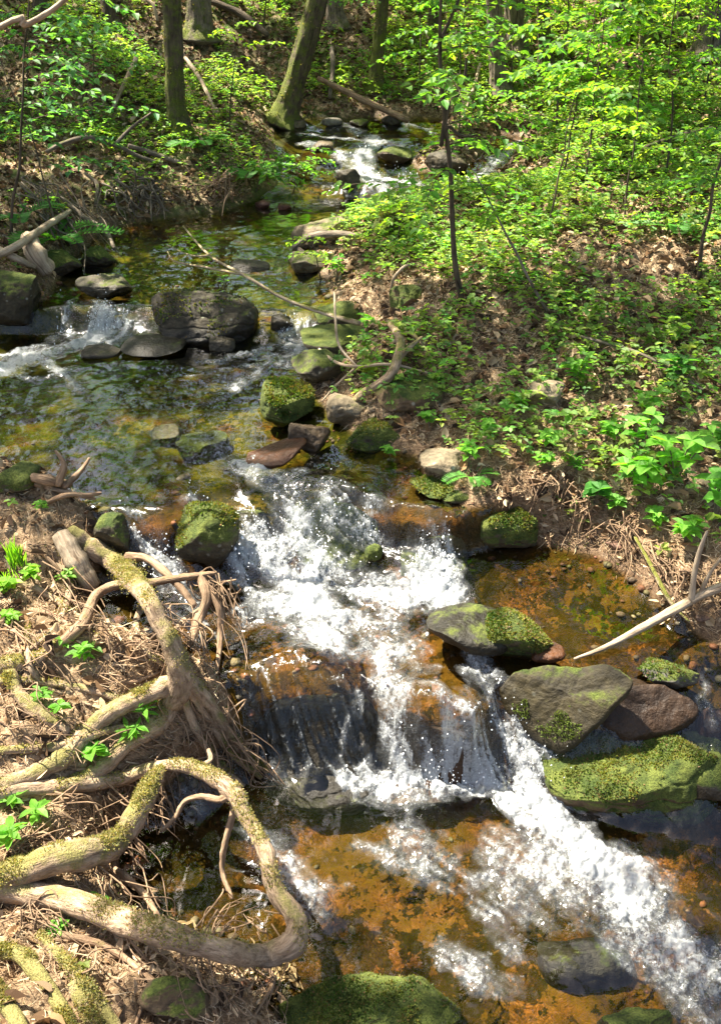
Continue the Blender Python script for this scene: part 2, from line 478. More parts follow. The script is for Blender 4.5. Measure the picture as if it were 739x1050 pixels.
# ------------------------------------------------------------------ stream levels: crests and feet of each step, traced and put at their height
LEVELS = [
    (-.30, [(-100, 1400), (900, 1400)]),
    (-.10, [(150, 1080), (400, 1080), (560, 1075), (739, 1060), (900, 1040)]),
    (.00, [(60, 870), (200, 850), (260, 800), (380, 803), (500, 806), (560, 826), (640, 850), (739, 880), (850, 900)]),
    (.30, [(60, 700), (150, 690), (240, 690), (300, 676), (370, 684), (430, 724), (485, 730), (515, 694), (560, 690), (620, 705), (690, 690), (800, 690)]),
    (.35, [(0, 625), (130, 612), (220, 604), (300, 606), (390, 600), (440, 606), (490, 630), (540, 640), (640, 645), (800, 660)]),
    (.43, [(0, 585), (130, 580), (220, 566), (300, 562), (390, 560), (450, 572), (500, 562), (530, 552), (580, 556), (640, 580), (700, 620), (800, 640)]),
    (.60, [(0, 505), (110, 520), (170, 520), (230, 492), (290, 485), (350, 500), (430, 525), (520, 528), (580, 498), (650, 505), (720, 530), (800, 560)]),
    (.64, [(-150, 345), (0, 343), (100, 343), (200, 350), (270, 355), (335, 351), (420, 351)]),
    (.76, [(-150, 322), (0, 321), (70, 313), (150, 313), (210, 318), (260, 316), (300, 318), (340, 322), (420, 322)]),
    (.90, [(100, 218), (250, 214), (330, 204), (390, 203), (470, 203), (560, 203)]),
    (1.00, [(250, 192), (340, 187), (440, 184), (480, 183), (560, 185)]),
    (1.20, [(250, 141), (420, 140), (480, 137), (560, 135)]),
    (1.32, [(250, 118), (480, 114), (560, 112)]),
]
LV = []
for z, pts in LEVELS:
    P = np.array([at_z(x, y, z) for x, y in pts])
    o = np.argsort(P[:, 0])
    LV.append((z, P[o, 0], P[o, 1]))

def zw(x, y):
    x = np.asarray(x, float); y = np.asarray(y, float)
    Y = []
    for z, X, Yc in LV:
        yy = np.interp(x, X, Yc)
        if Y: yy = np.maximum(yy, Y[-1] + .04)
        Y.append(yy)
    out = np.full(x.shape, LV[0][0])
    for i in range(len(LV) - 1):
        t = np.clip((y - Y[i]) / (Y[i + 1] - Y[i]), 0, 1)
        t = .35 * t + .65 * t * t * (3 - 2 * t)
        out = out + (LV[i + 1][0] - LV[i][0]) * t
    out = out + np.maximum(y - Y[-1], 0) * .2
    for bx, by, s, a in BUMPS: out = out + a * np.exp(-((x - bx) ** 2 + (y - by) ** 2) / (s * s))
    return out

def _bumps():
    # water humping over drowned boulders: px, py, height of the surface, radius, rise
    return [(*at_z(px, py, z)[:2], s, a) for px, py, z, s, a in [(318, 728, .16, .17, .085), (438, 757, .14, .11, .06), (385, 700, .28, .10, -.03), (340, 528, .5, .13, .05), (258, 530, .5, .09, .045),
            (430, 560, .45, .10, .03), (300, 640, .34, .16, .02), (450, 650, .33, .10, .035), (480, 850, -.01, .12, .015), (604, 945, -.02, .12, .02), (330, 900, -.03, .14, .012), (505, 745, .15, .06, -.03), (400, 600, .37, .10, .03)]]
BUMPS = []
BUMPS = _bumps()
ZL = np.array([[-3, -.3], [.5, -.15], [1.5, -.03], [2.2, .08], [2.6, .30], [3.3, .55], [4.6, .70], [5, .78], [7.3, .93], [8.5, 1.2], [9.4, 1.34], [12, 2.1], [20, 4.6], [60, 15]])
def zlin(y): return np.interp(y, ZL[:, 0], ZL[:, 1])

def march(px, py, f, t0=.8, t1=40):
    d = ray(px, py)
    t = np.concatenate([np.arange(t0, 14, .006), np.arange(14, t1, .05)])
    P = d[None] * t[:, None]; P[:, 2] += HC
    h = f(P[:, 0], P[:, 1])
    k = np.argmax(P[:, 2] <= h)
    if P[k, 2] > h[k]: k = len(t) - 1
    return np.array([P[k, 0], P[k, 1], h[k]])

OUT_L = [(330, 1120), (300, 1060), (240, 1000), (175, 960), (130, 925), (120, 880), (140, 835), (180, 800), (222, 775), (240, 735), (222, 690),
         (150, 668), (105, 650), (92, 610), (105, 570), (96, 530), (60, 497), (0, 478), (-90, 470), (-90, 320), (0, 318), (48, 308), (62, 285), (100, 240),
         (140, 230), (225, 217), (262, 206), (284, 190), (284, 160), (280, 140), (285, 122)]
OUT_R = [(450, 122), (462, 138), (440, 150), (420, 165), (430, 176), (462, 178), (490, 162), (512, 138), (536, 142), (520, 168), (500, 186), (478, 197), (430, 206), (395, 214), (372, 222), (330, 236),
         (312, 262), (335, 290), (345, 312), (338, 345), (322, 375), (318, 400), (340, 430), (380, 456), (425, 468), (440, 502), (480, 520), (520, 548),
         (560, 562), (610, 570), (650, 598), (690, 632), (739, 668), (900, 690), (1150, 800), (1150, 1160)]
POLY = np.array([march(x, y, zw)[:2] for x, y in OUT_L + OUT_R])

def sdf(x, y):
    """signed distance to the stream outline, negative in the water"""
    sh = np.shape(x)
    x = np.ravel(x); y = np.ravel(y)
    d = np.full(x.shape, 1e9); inside = np.zeros(x.shape, bool)
    n = len(POLY)
    for i in range(n):
        ax, ay = POLY[i]; bx, by = POLY[(i + 1) % n]
        ex, ey = bx - ax, by - ay
        t = np.clip(((x - ax) * ex + (y - ay) * ey) / (ex * ex + ey * ey + 1e-12), 0, 1)
        d = np.minimum(d, (x - ax - t * ex) ** 2 + (y - ay - t * ey) ** 2)
        c = ((ay > y) != (by > y)) & (x < ex * (y - ay) / (ey if abs(ey) > 1e-12 else 1e-12) + ax)
        inside ^= c
    d = np.sqrt(d)
    return np.where(inside, -d, d).reshape(sh)

BANK = np.array([  # x, y, lip, width, slope
    [-.6, 1.4, .20, .10, .22], [-.7, 2.2, .22, .09, .20], [-1.0, 3.0, .12, .10, .20], [-1.6, 4.2, .12, .12, .25], [-1.6, 6.0, .14, .14, .34], [-1.8, 7.5, .12, .2, .34], [-4, 10, .25, .3, .34],
    [1.0, 2.0, .08, .10, .25], [1.3, 2.7, .08, .20, .26], [.7, 3.3, .10, .14, .20], [.4, 4.3, .10, .16, .16], [1.0, 5.5, .10, .25, .16], [.6, 7, .06, .2, .14], [1.6, 8.0, .14, .2, .17], [4, 10, .2, .3, .22]])

def bank(x, y):
    d2 = (x[..., None] - BANK[:, 0]) ** 2 + (y[..., None] - BANK[:, 1]) ** 2
    w = 1 / (d2 + .05) ** 2
    w = w / w.sum(-1, keepdims=True)
    return (w * BANK[:, 2]).sum(-1), (w * BANK[:, 3]).sum(-1), (w * BANK[:, 4]).sum(-1)

def zg(x, y, full=False):
    x = np.asarray(x, float); y = np.asarray(y, float)
    d = sdf(x, y)
    lip, wd, sl = bank(x, y)
    P = np.column_stack([np.ravel(x), np.ravel(y)])
    n1 = (fbm(P * 1.1, 3, 3) - .5).reshape(x.shape)
    n2 = (fbm(P * 5.0, 4, 11) - .5).reshape(x.shape)
    n3 = (fbm(P * 24.0, 3, 23) - .5).reshape(x.shape)
    b = sstep(0, .7, d)
    base = zw(x, y) * (1 - b) + zlin(y) * b
    dp = np.maximum(d + .02 * n2, 0)
    up = lip * (1 - np.exp(-dp / wd)) + sl * np.minimum(dp, 6) + .18 * np.maximum(dp - 6, 0)
    up = up + sstep(.05, .8, d) * (.16 * n1 + .10 * n2 + .025 * n3) + sstep(.02, .2, d) * sstep(.3, -.1, x) * sstep(3.8, 3.0, y) * (.08 * n2 + .035 * n3) + sstep(0, .1, d) * .03 * (n2 + n3)
    dn = np.minimum(.10, .5 * np.maximum(-d, 0)) + .045 * n2 * sstep(0, .1, -d) + .012 * n3 * sstep(0, .05, -d)
    z = base + up - np.maximum(dn, 0)
    return (z, d, n1, n2) if full else z

def hit(px, py, off=0.0):
    return march(px, py, lambda a, b: np.maximum(zg(a, b), zw(a, b)) + off)
def hitg(px, py, off=0.0): return march(px, py, lambda a, b: zg(a, b) + off)
def hitw(px, py, off=0.0): return march(px, py, lambda a, b: zw(a, b) + off)

# fast placement: a table of the ground under every eighth pixel is not needed; marching is vectorised

def px_of(P):
    """where a world point falls in the photograph: used only for choosing what is worth building"""
    P = np.atleast_2d(P)
    v = P - np.array([0, 0, HC])
    f = v[:, 1] * CP - v[:, 2] * SP
    u = v[:, 1] * SP + v[:, 2] * CP
    return np.column_stack([369.5 + FPX * v[:, 0] / f, 525 - FPX * u / f])

# ------------------------------------------------------------------ ground sheet
def build_ground():
    uc = np.arange(-.50, .5001, .0030)
    uo = np.geomspace(.505, 1.6, 60)
    u = np.concatenate([-uo[::-1], uc, uo])
    ys = [-14, -8, -4, -2, -1, -.4, .1, .5]
    yy = .8
    while yy < 14: ys.append(yy); yy *= 1.0044
    while yy < 70: ys.append(yy); yy *= 1.03
    ys = np.array(ys)
    U, Y = np.meshgrid(u, ys)
    X = U * (np.maximum(Y, .3) + 1.1)
    z, d, n1, n2 = zg(X, Y, True)
    V = np.stack([X, Y, z], -1).reshape(-1, 3)
    nr, nc = X.shape
    i, j = np.meshgrid(np.arange(nr - 1), np.arange(nc - 1), indexing='ij')
    a = i * nc + j
    F = np.stack([a, a + 1, a + nc + 1, a + nc], -1).reshape(-1, 4)
    d = d.ravel(); x = V[:, 0]; y = V[:, 1]
    bed = sstep(.02, -.02, d + .03 * n2.ravel())
    wet = np.maximum(bed, sstep(.10, .0, d + .08 * n2.ravel()) * .9)
    left = sstep(.2, -.2, x)
    needle = sstep(3.6, 2.8, y) * left * (.45 + .55 * sstep(.40, .58, fbm(V[:, :2] * 3.1, 3, 19))) + .45 * (1 - left) * sstep(4.6, 3.4, y) * sstep(.9, .2, d)
    moss = .08 + .32 * sstep(4.5, 7, y) * left + .05 * (1 - left) - .04 * needle
    algae = np.maximum(sstep(2.9, 3.5, y) * sstep(.45, .15, x - .12 * (y - 3)), .06)
    # the rust-red small pool at the right and the near bed stay orange
    me = mesh('ground', V, F, M['ground'], attrs=dict(bed=bed, wet=wet, moss=moss, needle=needle, algae=algae))
    return link('ground', me, kind='structure', label=None)

# ------------------------------------------------------------------ foam lines, in flow order: pixels, width, strength
FOAM = [
    ([(245, 478), (285, 500), (298, 530), (300, 570), (312, 625)], 40, .95),
    ([(225, 565), (330, 575), (420, 592), (475, 628)], 36, .74),
    ([(240, 612), (320, 630), (400, 640), (450, 665)], 30, .62),
    ([(270, 560), (300, 590), (310, 620)], 38, 1.0),
    ([(330, 500), (395, 545), (440, 580), (475, 615)], 28, .70),
    ([(195, 525), (225, 560), (250, 605)], 22, .8),
    ([(425, 530), (450, 570), (480, 610)], 22, .6),
    ([(132, 540), (160, 565), (186, 600), (205, 650)], 22, .95),
    ([(140, 640), (190, 650), (230, 690), (238, 740)], 20, .35),
    ([(235, 650), (255, 690), (262, 730)], 22, .55),
    ([(290, 665), (285, 720), (290, 800)], 44, .42),
    ([(345, 680), (345, 730), (350, 800)], 28, .30),
    ([(395, 690), (408, 750), (415, 802)], 26, .86),
    ([(445, 700), (470, 760), (488, 806)], 26, .82),
    ([(480, 670), (500, 690), (508, 740), (535, 790), (565, 830), (600, 872)], 26, 1.0),
    ([(565, 830), (605, 880), (650, 920), (700, 960), (690, 950)], 44, .80),
    ([(560, 840), (620, 900), (690, 970), (740, 1030)], 74, .50),
    ([(370, 815), (470, 845), (570, 900)], 50, .52),
    ([(480, 700), (500, 740), (520, 790)], 44, .55),
    ([(640, 900), (700, 965), (745, 1015)], 34, .52),
    ([(520, 700), (545, 760), (580, 820)], 16, .6),
    ([(355, 812), (430, 800), (505, 815), (570, 855)], 17, 1.05),
    ([(540, 810), (580, 860), (640, 890)], 28, 1.05),
    ([(390, 828), (470, 845), (560, 880)], 22, .52),
    ([(265, 865), (330, 915), (400, 955), (480, 985)], 30, .52),
    ([(260, 840), (350, 870), (470, 930), (560, 990)], 18, .28),
    ([(185, 810), (240, 850), (290, 895), (330, 930)], 26, .66),
    ([(420, 890), (450, 950), (520, 1020)], 30, .33),
    ([(640, 930), (690, 985), (745, 1050)], 30, .42),
    ([(560, 900), (620, 960), (700, 1050)], 25, .4),
    ([(470, 1000), (560, 1020), (650, 1050)], 30, .35),
    ([(74, 309), (75, 325), (62, 345), (20, 362), (-20, 372)], 11, 1.0),
    ([(100, 311), (104, 328), (95, 348), (55, 362), (10, 378)], 19, 1.05),
    ([(128, 318), (130, 335), (110, 355)], 12, .8),
    ([(110, 340), (60, 355), (0, 375)], 16, .95),
    ([(45, 372), (70, 385), (90, 400)], 10, .85),
    ([(0, 380), (40, 386), (80, 380)], 8, .6),
    ([(262, 332), (270, 345), (258, 362), (215, 372)], 14, .75),
    ([(300, 335), (296, 352), (272, 372), (235, 398)], 15, .98),
    ([(318, 332), (312, 352), (290, 375)], 12, 1.0),
    ([(190, 385), (225, 380), (262, 372)], 7, .55),
    ([(212, 236), (235, 241), (262, 246)], 6, .6),
    ([(170, 258), (195, 268), (150, 275)], 6, .45),
    ([(245, 222), (275, 228), (235, 236)], 6, .5),
    ([(270, 216), (300, 214), (330, 212)], 5, .4),
    ([(315, 146), (340, 156), (362, 174), (380, 188)], 13, .85),
    ([(340, 126), (380, 140), (372, 165), (385, 186)], 15, .9),
    ([(385, 150), (370, 165), (372, 182), (395, 192)], 7, .75),
    ([(340, 176), (395, 184), (440, 193)], 9, 1.0),
    ([(400, 188), (360, 200), (300, 212)], 10, .45),
    ([(310, 138), (370, 144), (415, 150)], 8, .8),
    ([(340, 122), (400, 128), (450, 130)], 5, .35),
    ([(415, 128), (436, 132), (446, 138)], 6, 1.0),
    ([(530, 146), (512, 160), (496, 178), (474, 192)], 10, 1.0),
    ([(715, 680), (722, 710), (732, 745)], 14, .6),
    ([(340, 845), (420, 885), (500, 940), (560, 1000)], 26, .44),
    ([(400, 850), (480, 890), (560, 950)], 30, .46),
    ([(660, 900), (720, 960), (745, 985)], 10, .45),
    ([(205, 830), (215, 870), (255, 900)], 12, .5),
    ([(260, 640), (300, 670), (330, 700)], 36, .36),
    ([(380, 640), (420, 680), (470, 720)], 34, .55),
    ([(480, 650), (500, 680), (512, 710)], 20, .7),
    ([(430, 600), (480, 640), (500, 680)], 28, .85),
    ([(250, 625), (320, 648), (370, 668)], 44, .70),
    ([(300, 640), (380, 650), (440, 690)], 40, .70),
    ([(270, 585), (360, 600), (440, 625)], 38, .72),
    ([(270, 690), (275, 740), (278, 790)], 12, .58),
    ([(310, 690), (312, 740), (314, 795)], 10, .6),
    ([(352, 690), (356, 740), (358, 800)], 11, .66),
    ([(400, 860), (480, 880), (540, 930), (600, 990)], 34, .30),
    ([(60, 345), (100, 365), (130, 390)], 20, .42),
    ([(280, 370), (240, 390), (200, 400)], 16, .45),
]
FL = []
for pts, w, s in FOAM:
    P = np.array([hitw(x, y) for x, y in pts])
    mid = P[len(P) // 2]
    dist = np.linalg.norm(mid - np.array([0, 0, HC]))
    far = mid[1] > 4.4
    FL.append((P[:, :2], (w * 1.18 if not far else w * 1.35) / FPX * dist * .62, min(s * .93, .98) if not far else min(s * .92, .92)))

def foam_field(X, Y):
    Pn = np.column_stack([X.ravel(), Y.ravel()]); sc = 1 + .10 * np.maximum(Y - 2.5, 0)
    wx = (fbm(Pn * 9, 4, 201) - .5).reshape(X.shape); wy = (fbm(Pn * 9, 4, 207) - .5).reshape(X.shape)
    am = (fbm(Pn * 6.5, 4, 213).reshape(X.shape) - .5)
    X0, Y0 = X, Y
    X = X + .16 * wx; Y = Y + .16 * wy
    f = np.zeros_like(X); vx = np.zeros_like(X); vy = np.full_like(X, -.05); vw = np.full_like(X, .05)
    for P, w, s in FL:
        best = np.full(X.shape, 1e9); bx = np.zeros_like(X); by = np.zeros_like(X)
        for a, b in zip(P[:-1], P[1:]):
            e = b - a
            t = np.clip(((X - a[0]) * e[0] + (Y - a[1]) * e[1]) / (e @ e + 1e-12), 0, 1)
            d2 = (X - a[0] - t * e[0]) ** 2 + (Y - a[1] - t * e[1]) ** 2
            m = d2 < best
            best = np.where(m, d2, best)
            u = e / (np.linalg.norm(e) + 1e-9)
            bx = np.where(m, u[0], bx); by = np.where(m, u[1], by)
        g = np.exp(-best / (w * w)) * np.clip(1 + (2.6 if s < .7 else 1.2) * am, .15, 1.35)
        f = np.maximum(f, s * g) + .18 * s * g * (f > .05)
        g2 = np.exp(-best / (6 * w * w)) * s
        vx += bx * g2; vy += by * g2
    n = np.sqrt(vx * vx + vy * vy) + 1e-9
    return np.clip(f, 0, 1.15), vx / n, vy / n

def build_water():
    x0, x1 = -3.2, 2.6
    # coarse flow field for streamlines
    gx = np.arange(x0, x1, .03); gy = np.arange(.9, 11, .03)
    GX, GY = np.meshgrid(gx, gy)
    _, VX, VY = foam_field(GX, GY)
    def vel(x, y):
        i = np.clip(((x - x0) / .03), 0, len(gx) - 1.001); j = np.clip(((y - .9) / .03), 0, len(gy) - 1.001)
        i0 = i.astype(int); j0 = j.astype(int); a = i - i0; b = j - j0
        def s(G): return (G[j0, i0] * (1 - a) + G[j0, i0 + 1] * a) * (1 - b) + (G[j0 + 1, i0] * (1 - a) + G[j0 + 1, i0 + 1] * a) * b
        return s(VX), s(VY)
    u = np.arange(-.42, .46, .0015)
    ys = [1.0]
    while ys[-1] < 10.6: ys.append(ys[-1] * 1.0021)
    ys = np.array(ys)
    U, Y = np.meshgrid(u, ys)
    X = U * (Y + 1.2)
    nr, nc = X.shape
    xf, yf = X.ravel(), Y.ravel()
    # skip far-off land cells
    dc = sdf(xf, yf)
    keepv = dc < .09
    idx = -np.ones(len(xf), int); idx[keepv] = np.arange(keepv.sum())
    xf, yf, dc = xf[keepv], yf[keepv], dc[keepv]
    foam, _, _ = foam_field(xf, yf)
    # line integral convolution of noise along the flow
    L = 0; cnt = 0
    seed_scale = 95.0
    for sgn in (1, -1):
        px, py = xf.copy(), yf.copy()
        for k in range(14):
            L = L + fbm(np.column_stack([px, py]) * seed_scale, 2, 31); cnt += 1
            vx, vy = vel(px, py)
            h = .008 * sgn * (1 + .15 * yf)
            px += vx * h; py += vy * h
    L = L / cnt
    L = np.clip((L - L.mean()) / (L.std() + 1e-9) * .17 + .5, 0, 1)
    vx, vy = vel(xf, yf)
    z = zw(xf, yf)
    slope = np.abs(zw(xf, yf + .03) - zw(xf, yf - .03)) / .06
    fast = np.clip(sstep(.08, .5, slope) + foam * .8, 0, 1)
    P2 = np.column_stack([xf, yf])
    big = fbm(P2 * 7, 3, 41) - .5
    mid = fbm(P2 * 18, 3, 43) - .5
    fin = fbm(P2 * 55, 3, 47) - .5
    near = 1 / (1 + .12 * np.maximum(yf - 2.5, 0))
    z = z + fast * ((L - .5) * .026 * (.07 + .93 * sstep(.35, .9, slope)) + mid * (.005 + .02 * sstep(.35, .9, slope)) + big * .04) * near + (1 - fast) * (mid * .006 + big * .006) + sstep(.42, .95, foam) * (fin * .036 + mid * .040 + .008) * near
    z = z - sstep(.0, .09, dc) * .04
    i, j = np.meshgrid(np.arange(nr - 1), np.arange(nc - 1), indexing='ij')
    a = i * nc + j
    F = np.stack([idx[a], idx[a + 1], idx[a + nc + 1], idx[a + nc]], -1).reshape(-1, 4)
    F = F[(F >= 0).all(1)]
    V = np.column_stack([xf, yf, z])
    # flow-aligned coordinates: across and along the local flow
    su = xf * vy - yf * vx * 0
    me = mesh('stream_water', V, F, M['water'], attrs=dict(foam=foam, lic=L, fast=fast, steep=sstep(.35, .9, slope)))
    at = me.attributes.new('flowuv', 'FLOAT_VECTOR', 'POINT')
    at.data.foreach_set('vector', np.column_stack([xf, yf, z * 1.0]).astype(np.float32).ravel())
    link('stream_water', me, kind='structure')
    return V, foam, sstep(.2, .6, slope), vy

build_ground()
WV, WFOAM, WVX, WVY = build_water()

def build_spray():
    """beads of water thrown up where the stream breaks"""
    p = np.clip(WFOAM - .55, 0, 1) ** 1.5 * (WV[:, 1] ** 2) * (WVX + .004)
    p /= p.sum()
    n = 1900
    k = R.choice(len(WV), n, p=p)
    h = R.exponential(.022, n) * (.5 + WFOAM[k])
    c = WV[k] + np.column_stack([R.normal(0, .012, n), R.normal(0, .012, n), h])
    r = R.lognormal(math.log(.0014), .42, n) * (1 + .12 * WV[k, 1])
    bv = np.array([[1, 0, 0], [-1, 0, 0], [0, 1, 0], [0, -1, 0], [0, 0, 1], [0, 0, -1]], float)
    bf = np.array([[0, 2, 4], [2, 1, 4], [1, 3, 4], [3, 0, 4], [2, 0, 5], [1, 2, 5], [3, 1, 5], [0, 3, 5]])
    st = np.column_stack([np.ones(n), np.ones(n), 1 + R.random(n) * 1.4])
    V = (c[:, None] + bv[None] * (r[:, None] * st)[:, None, :]).reshape(-1, 3)
    F = (bf[None] + (np.arange(n) * 6)[:, None, None]).reshape(-1, 3)
    me = mesh('splash_drops', V, F, M['drop'])
    link('splash_drops', me, kind='stuff', label='white beads of water thrown up over the rapids', cat='spray')
build_spray()
# ------------------------------------------------------------------ rocks
_ICO = {}
def ico(n):
    if n in _ICO: return _ICO[n]
    import bmesh
    bm = bmesh.new(); bmesh.ops.create_icosphere(bm, subdivisions=n, radius=1)
    bm.verts.ensure_lookup_table()
    V = np.array([v.co[:] for v in bm.verts]); F = np.array([[v.index for v in f.verts] for f in bm.faces]); bm.free()
    _ICO[n] = (V, F); return V, F

def rotm(rx, ry, rz):
    rx, ry, rz = (math.radians(a) for a in (rx, ry, rz))
    cx, sx, cy, sy, cz, sz = math.cos(rx), math.sin(rx), math.cos(ry), math.sin(ry), math.cos(rz), math.sin(rz)
    return np.array([[cz, -sz, 0], [sz, cz, 0], [0, 0, 1]]) @ np.array([[cy, 0, sy], [0, 1, 0], [-sy, 0, cy]]) @ np.array([[1, 0, 0], [0, cx, -sx], [0, sx, cx]])

GREY, BROWN, RUST, BUFF, DARK, OLIVE, RED = (.20, .165, .105), (.19, .125, .068), (.23, .09, .032), (.30, .235, .145), (.11, .088, .05), (.16, .135, .05), (.30, .12, .07)

def rock(px, py, w, h, label, tone=GREY, moss=.3, wet=.0, rot=(0, 0, 0), cuts=7, rough=1.0, seed=0, mode='sit', deep=.85, box=.5, detail=None, fuzz=0, cat='rock', wetline=.075, group=None, name='rock', up=0.0, flat=None, over=0.0):
    rr = np.random.default_rng(1000 + seed)
    base = hit(px, py + h * .42)
    dist = float(base[1] * CP - (base[2] - HC) * SP)
    k = dist / FPX
    rx = w * .5 * k * 1.04
    dep = math.atan2(HC - base[2], base[1])
    ry = rx * deep
    hh = h * .5 * k
    if hh <= ry * math.sin(dep) * 1.05: ry = hh / math.sin(dep) * .8
    rz = math.sqrt(max(hh ** 2 - (ry * math.sin(dep)) ** 2, (hh * .35) ** 2)) / math.cos(dep)
    d = ray(px, py); yc = base[1] + ry * .55 * math.cos(dep)
    c = np.array([0, 0, HC]) + d * (yc / d[1])
    if flat:
        rz = flat * rx; ry = max(math.sqrt(max(hh ** 2 - (rz * math.cos(dep)) ** 2, .01 * hh ** 2)) / math.sin(dep), .35 * rx)
        c = np.array([0, 0, HC]) + d * ((base[1] + ry * .8) / d[1])
    if mode == 'sub':
        c = hitw(px, py); rz = max(rz, .07); c[2] -= rz * .97 - up + .005
    if mode == 'sit' and w > 20: c[2] -= .14 * rz
    n = detail or (6 if w > 75 else 5 if w > 30 else 4)
    V, F = ico(n)
    V = np.sign(V) * np.abs(V) ** box * 1.0 if False else V.copy()
    # squarish body
    e = 2 + 2.2 * box
    V = V / (np.sum(np.abs(V) ** e, 1) ** (1 / e))[:, None]
    for q in range(cuts):
        nrm = unit(rr.normal(0, 1, 3) * np.array([1, 1, .8]))
        off = rr.uniform(.58, .92)
        dd = V @ nrm - off
        V = V - np.maximum(dd, 0)[:, None] * nrm * rr.uniform(.75, 1.0)
    V = V / np.abs(V).max(0)
    nd = V / np.linalg.norm(V, axis=1)[:, None]
    s = np.array([rx, ry, rz])
    W = (V * s) @ rotm(*rot).T
    sc = min(rx, rz * 1.5)
    W = W + nd * ((fbm(W / sc * 1.3 + seed * 3.3, 4, seed) - .5) * .30 * sc * rough)[:, None]
    W = W + nd * ((fbm(W / sc * 6 + seed * 1.7, 4, seed + 9) - .5) * .10 * sc * rough)[:, None]
    # ledges
    lay = np.abs(((W[:, 2] / sc * 3.2 + fbm(W / sc * 2, 2, seed + 4) * 1.6) % 1) - .5)
    W = W - nd * (sstep(.40, .5, lay) * .035 * sc * rough)[:, None]
    wl = zw(W[:, 0] + c[0], W[:, 1] + c[1])
    if mode == 'sub':
        lim = wl - c[2] - .034 + over + .03 * (fbm(W * 14 + seed, 3, seed) - .5)
        W[:, 2] = np.where(W[:, 2] > lim, lim + .12 * (W[:, 2] - lim), W[:, 2])
    wetv = np.clip(wet + sstep(wetline + .02, wetline - .02, W[:, 2] + c[2] - wl + .02 * (fbm(W * 20, 2, 3) - .5)), 0, 1)
    me = mesh(name, W, F, M['rock'], attrs=dict(moss=np.full(len(W), moss), wet=wetv), colors=dict(tone=np.tile(np.array(tone) * .78 * rr.uniform(.9, 1.1), (len(W), 1))))
    o = link(name, me, loc=tuple(c), label=label, cat=cat, group=group)
    if fuzz:
        L = Leaves()
        tri = W[F]
        nn = np.cross(tri[:, 1] - tri[:, 0], tri[:, 2] - tri[:, 0]); ar = np.linalg.norm(nn, axis=1); nn /= ar[:, None] + 1e-12
        cen = tri.mean(1)
        pr = ar * sstep(.1, .6, nn[:, 2] * .8 + (fbm(cen * 9, 4, seed + 2) - .5) * 3.0 - .62 + moss * .55)
        pr /= pr.sum()
        ii = rr.choice(len(F), fuzz, p=pr)
        bary = rr.dirichlet([1, 1, 1], fuzz)
        P = (tri[ii] * bary[:, :, None]).sum(1)
        D = nn[ii] * .6 + rr.normal(0, .55, (fuzz, 3))
        l = rr.uniform(.004, .010, fuzz) * max(1, dist / 2.6)
        br = rr.uniform(.6, 1.3, fuzz) * (.55 + .9 * fbm(P * 14, 2, seed + 8))
        hue = sstep(.35, .65, fbm(P * 11 + 5, 3, seed + 14))[:, None]
        Cc = (np.array([.045, .08, .013])[None] * (1 - hue) + np.array([.115, .13, .024])[None] * hue) * br[:, None]
        Cc[:, 0] *= rr.uniform(.8, 1.4, fuzz)
        dead = rr.random(fuzz) < .10; Cc[dead] = np.array([.16, .10, .045]) * br[dead, None]
        L.addv(P - nn[ii] * .001, D, rr.normal(0, 1, (fuzz, 3)), l, l * .55, Cc)
        L.build('moss', M['moss'], o, kind='stuff')
    return o

rock(205, 325, 114, 54, 'dark flat-topped boulder in mid-stream between the two small cascades', (.065, .052, .03), .36, .3, (0, 6, 4), seed=1, cuts=9, box=.6, fuzz=700, deep=.6)
rock(158, 354, 62, 22, 'low dark wet ledge at the foot of the mid-stream boulder', (.07, .058, .036), .25, .3, seed=2, box=.6)
rock(103, 360, 40, 14, 'small dark hump awash in the pool below the left cascade', DARK, .25, .8, seed=3)
rock(226, 352, 30, 16, 'small dark stone wedged behind the wet ledge under the mid-stream boulder', DARK, .2, .6, seed=33)
rock(12, 299, 66, 56, 'dark rounded boulder at the water edge under the broken pale log', (.085, .065, .035), .52, .15, seed=4, cuts=6)
rock(108, 292, 54, 24, 'flat stone with a pale dry top just above the left cascade', GREY, .35, .15, (0, 6, 0), seed=5)
rock(60, 268, 50, 26, 'low mossy stone on the far water edge behind the broken log', DARK, .6, .2, seed=34)
rock(100, 262, 34, 20, 'mossy lump on the far water edge below the fern', DARK, .7, .2, seed=35)
rock(292, 411, 58, 44, 'bright yellow-green moss-topped rock in the sun mid-stream', BUFF, .95, .0, (0, 12, 0), seed=6, cuts=8, fuzz=3600, box=.7)
rock(318, 447, 44, 30, 'dark brown angular rock just below the yellow-green mossy rock', BROWN, .15, .5, (10, 20, 20), seed=7, cuts=10)
rock(284, 464, 62, 28, 'reddish brown wet rock the flow splits around above the main falls', RUST, .1, .75, (0, -12, 0), seed=8, cuts=9)
rock(356, 417, 40, 30, 'small pale grey stone with a sunlit top at the right water edge', BUFF, .35, .0, seed=9, box=.8)
rock(383, 444, 54, 32, 'dark-sided green mossy boulder below the pale grey stone', GREY, .72, .15, (0, -5, 0), seed=10, fuzz=1200)
rock(418, 402, 70, 32, 'broad grey-brown stone half buried in the bank under thin sticks', BROWN, .55, .0, (0, -4, 0), seed=11, box=.8)
rock(345, 350, 74, 34, 'dark layered slab at the bank beside the right cascade', DARK, .5, .35, (0, 3, 8), seed=12, cuts=12, box=.9)
rock(328, 378, 58, 42, 'dark wet mossy block below the layered slab', DARK, .5, .4, seed=13, cuts=10)
rock(345, 322, 50, 30, 'mossy block above the layered slab', DARK, .65, .1, seed=36)
rock(408, 231, 50, 30, 'bright green moss-covered hump on the gravel bar', GREY, 1.0, .0, seed=14, fuzz=2600, cuts=3)
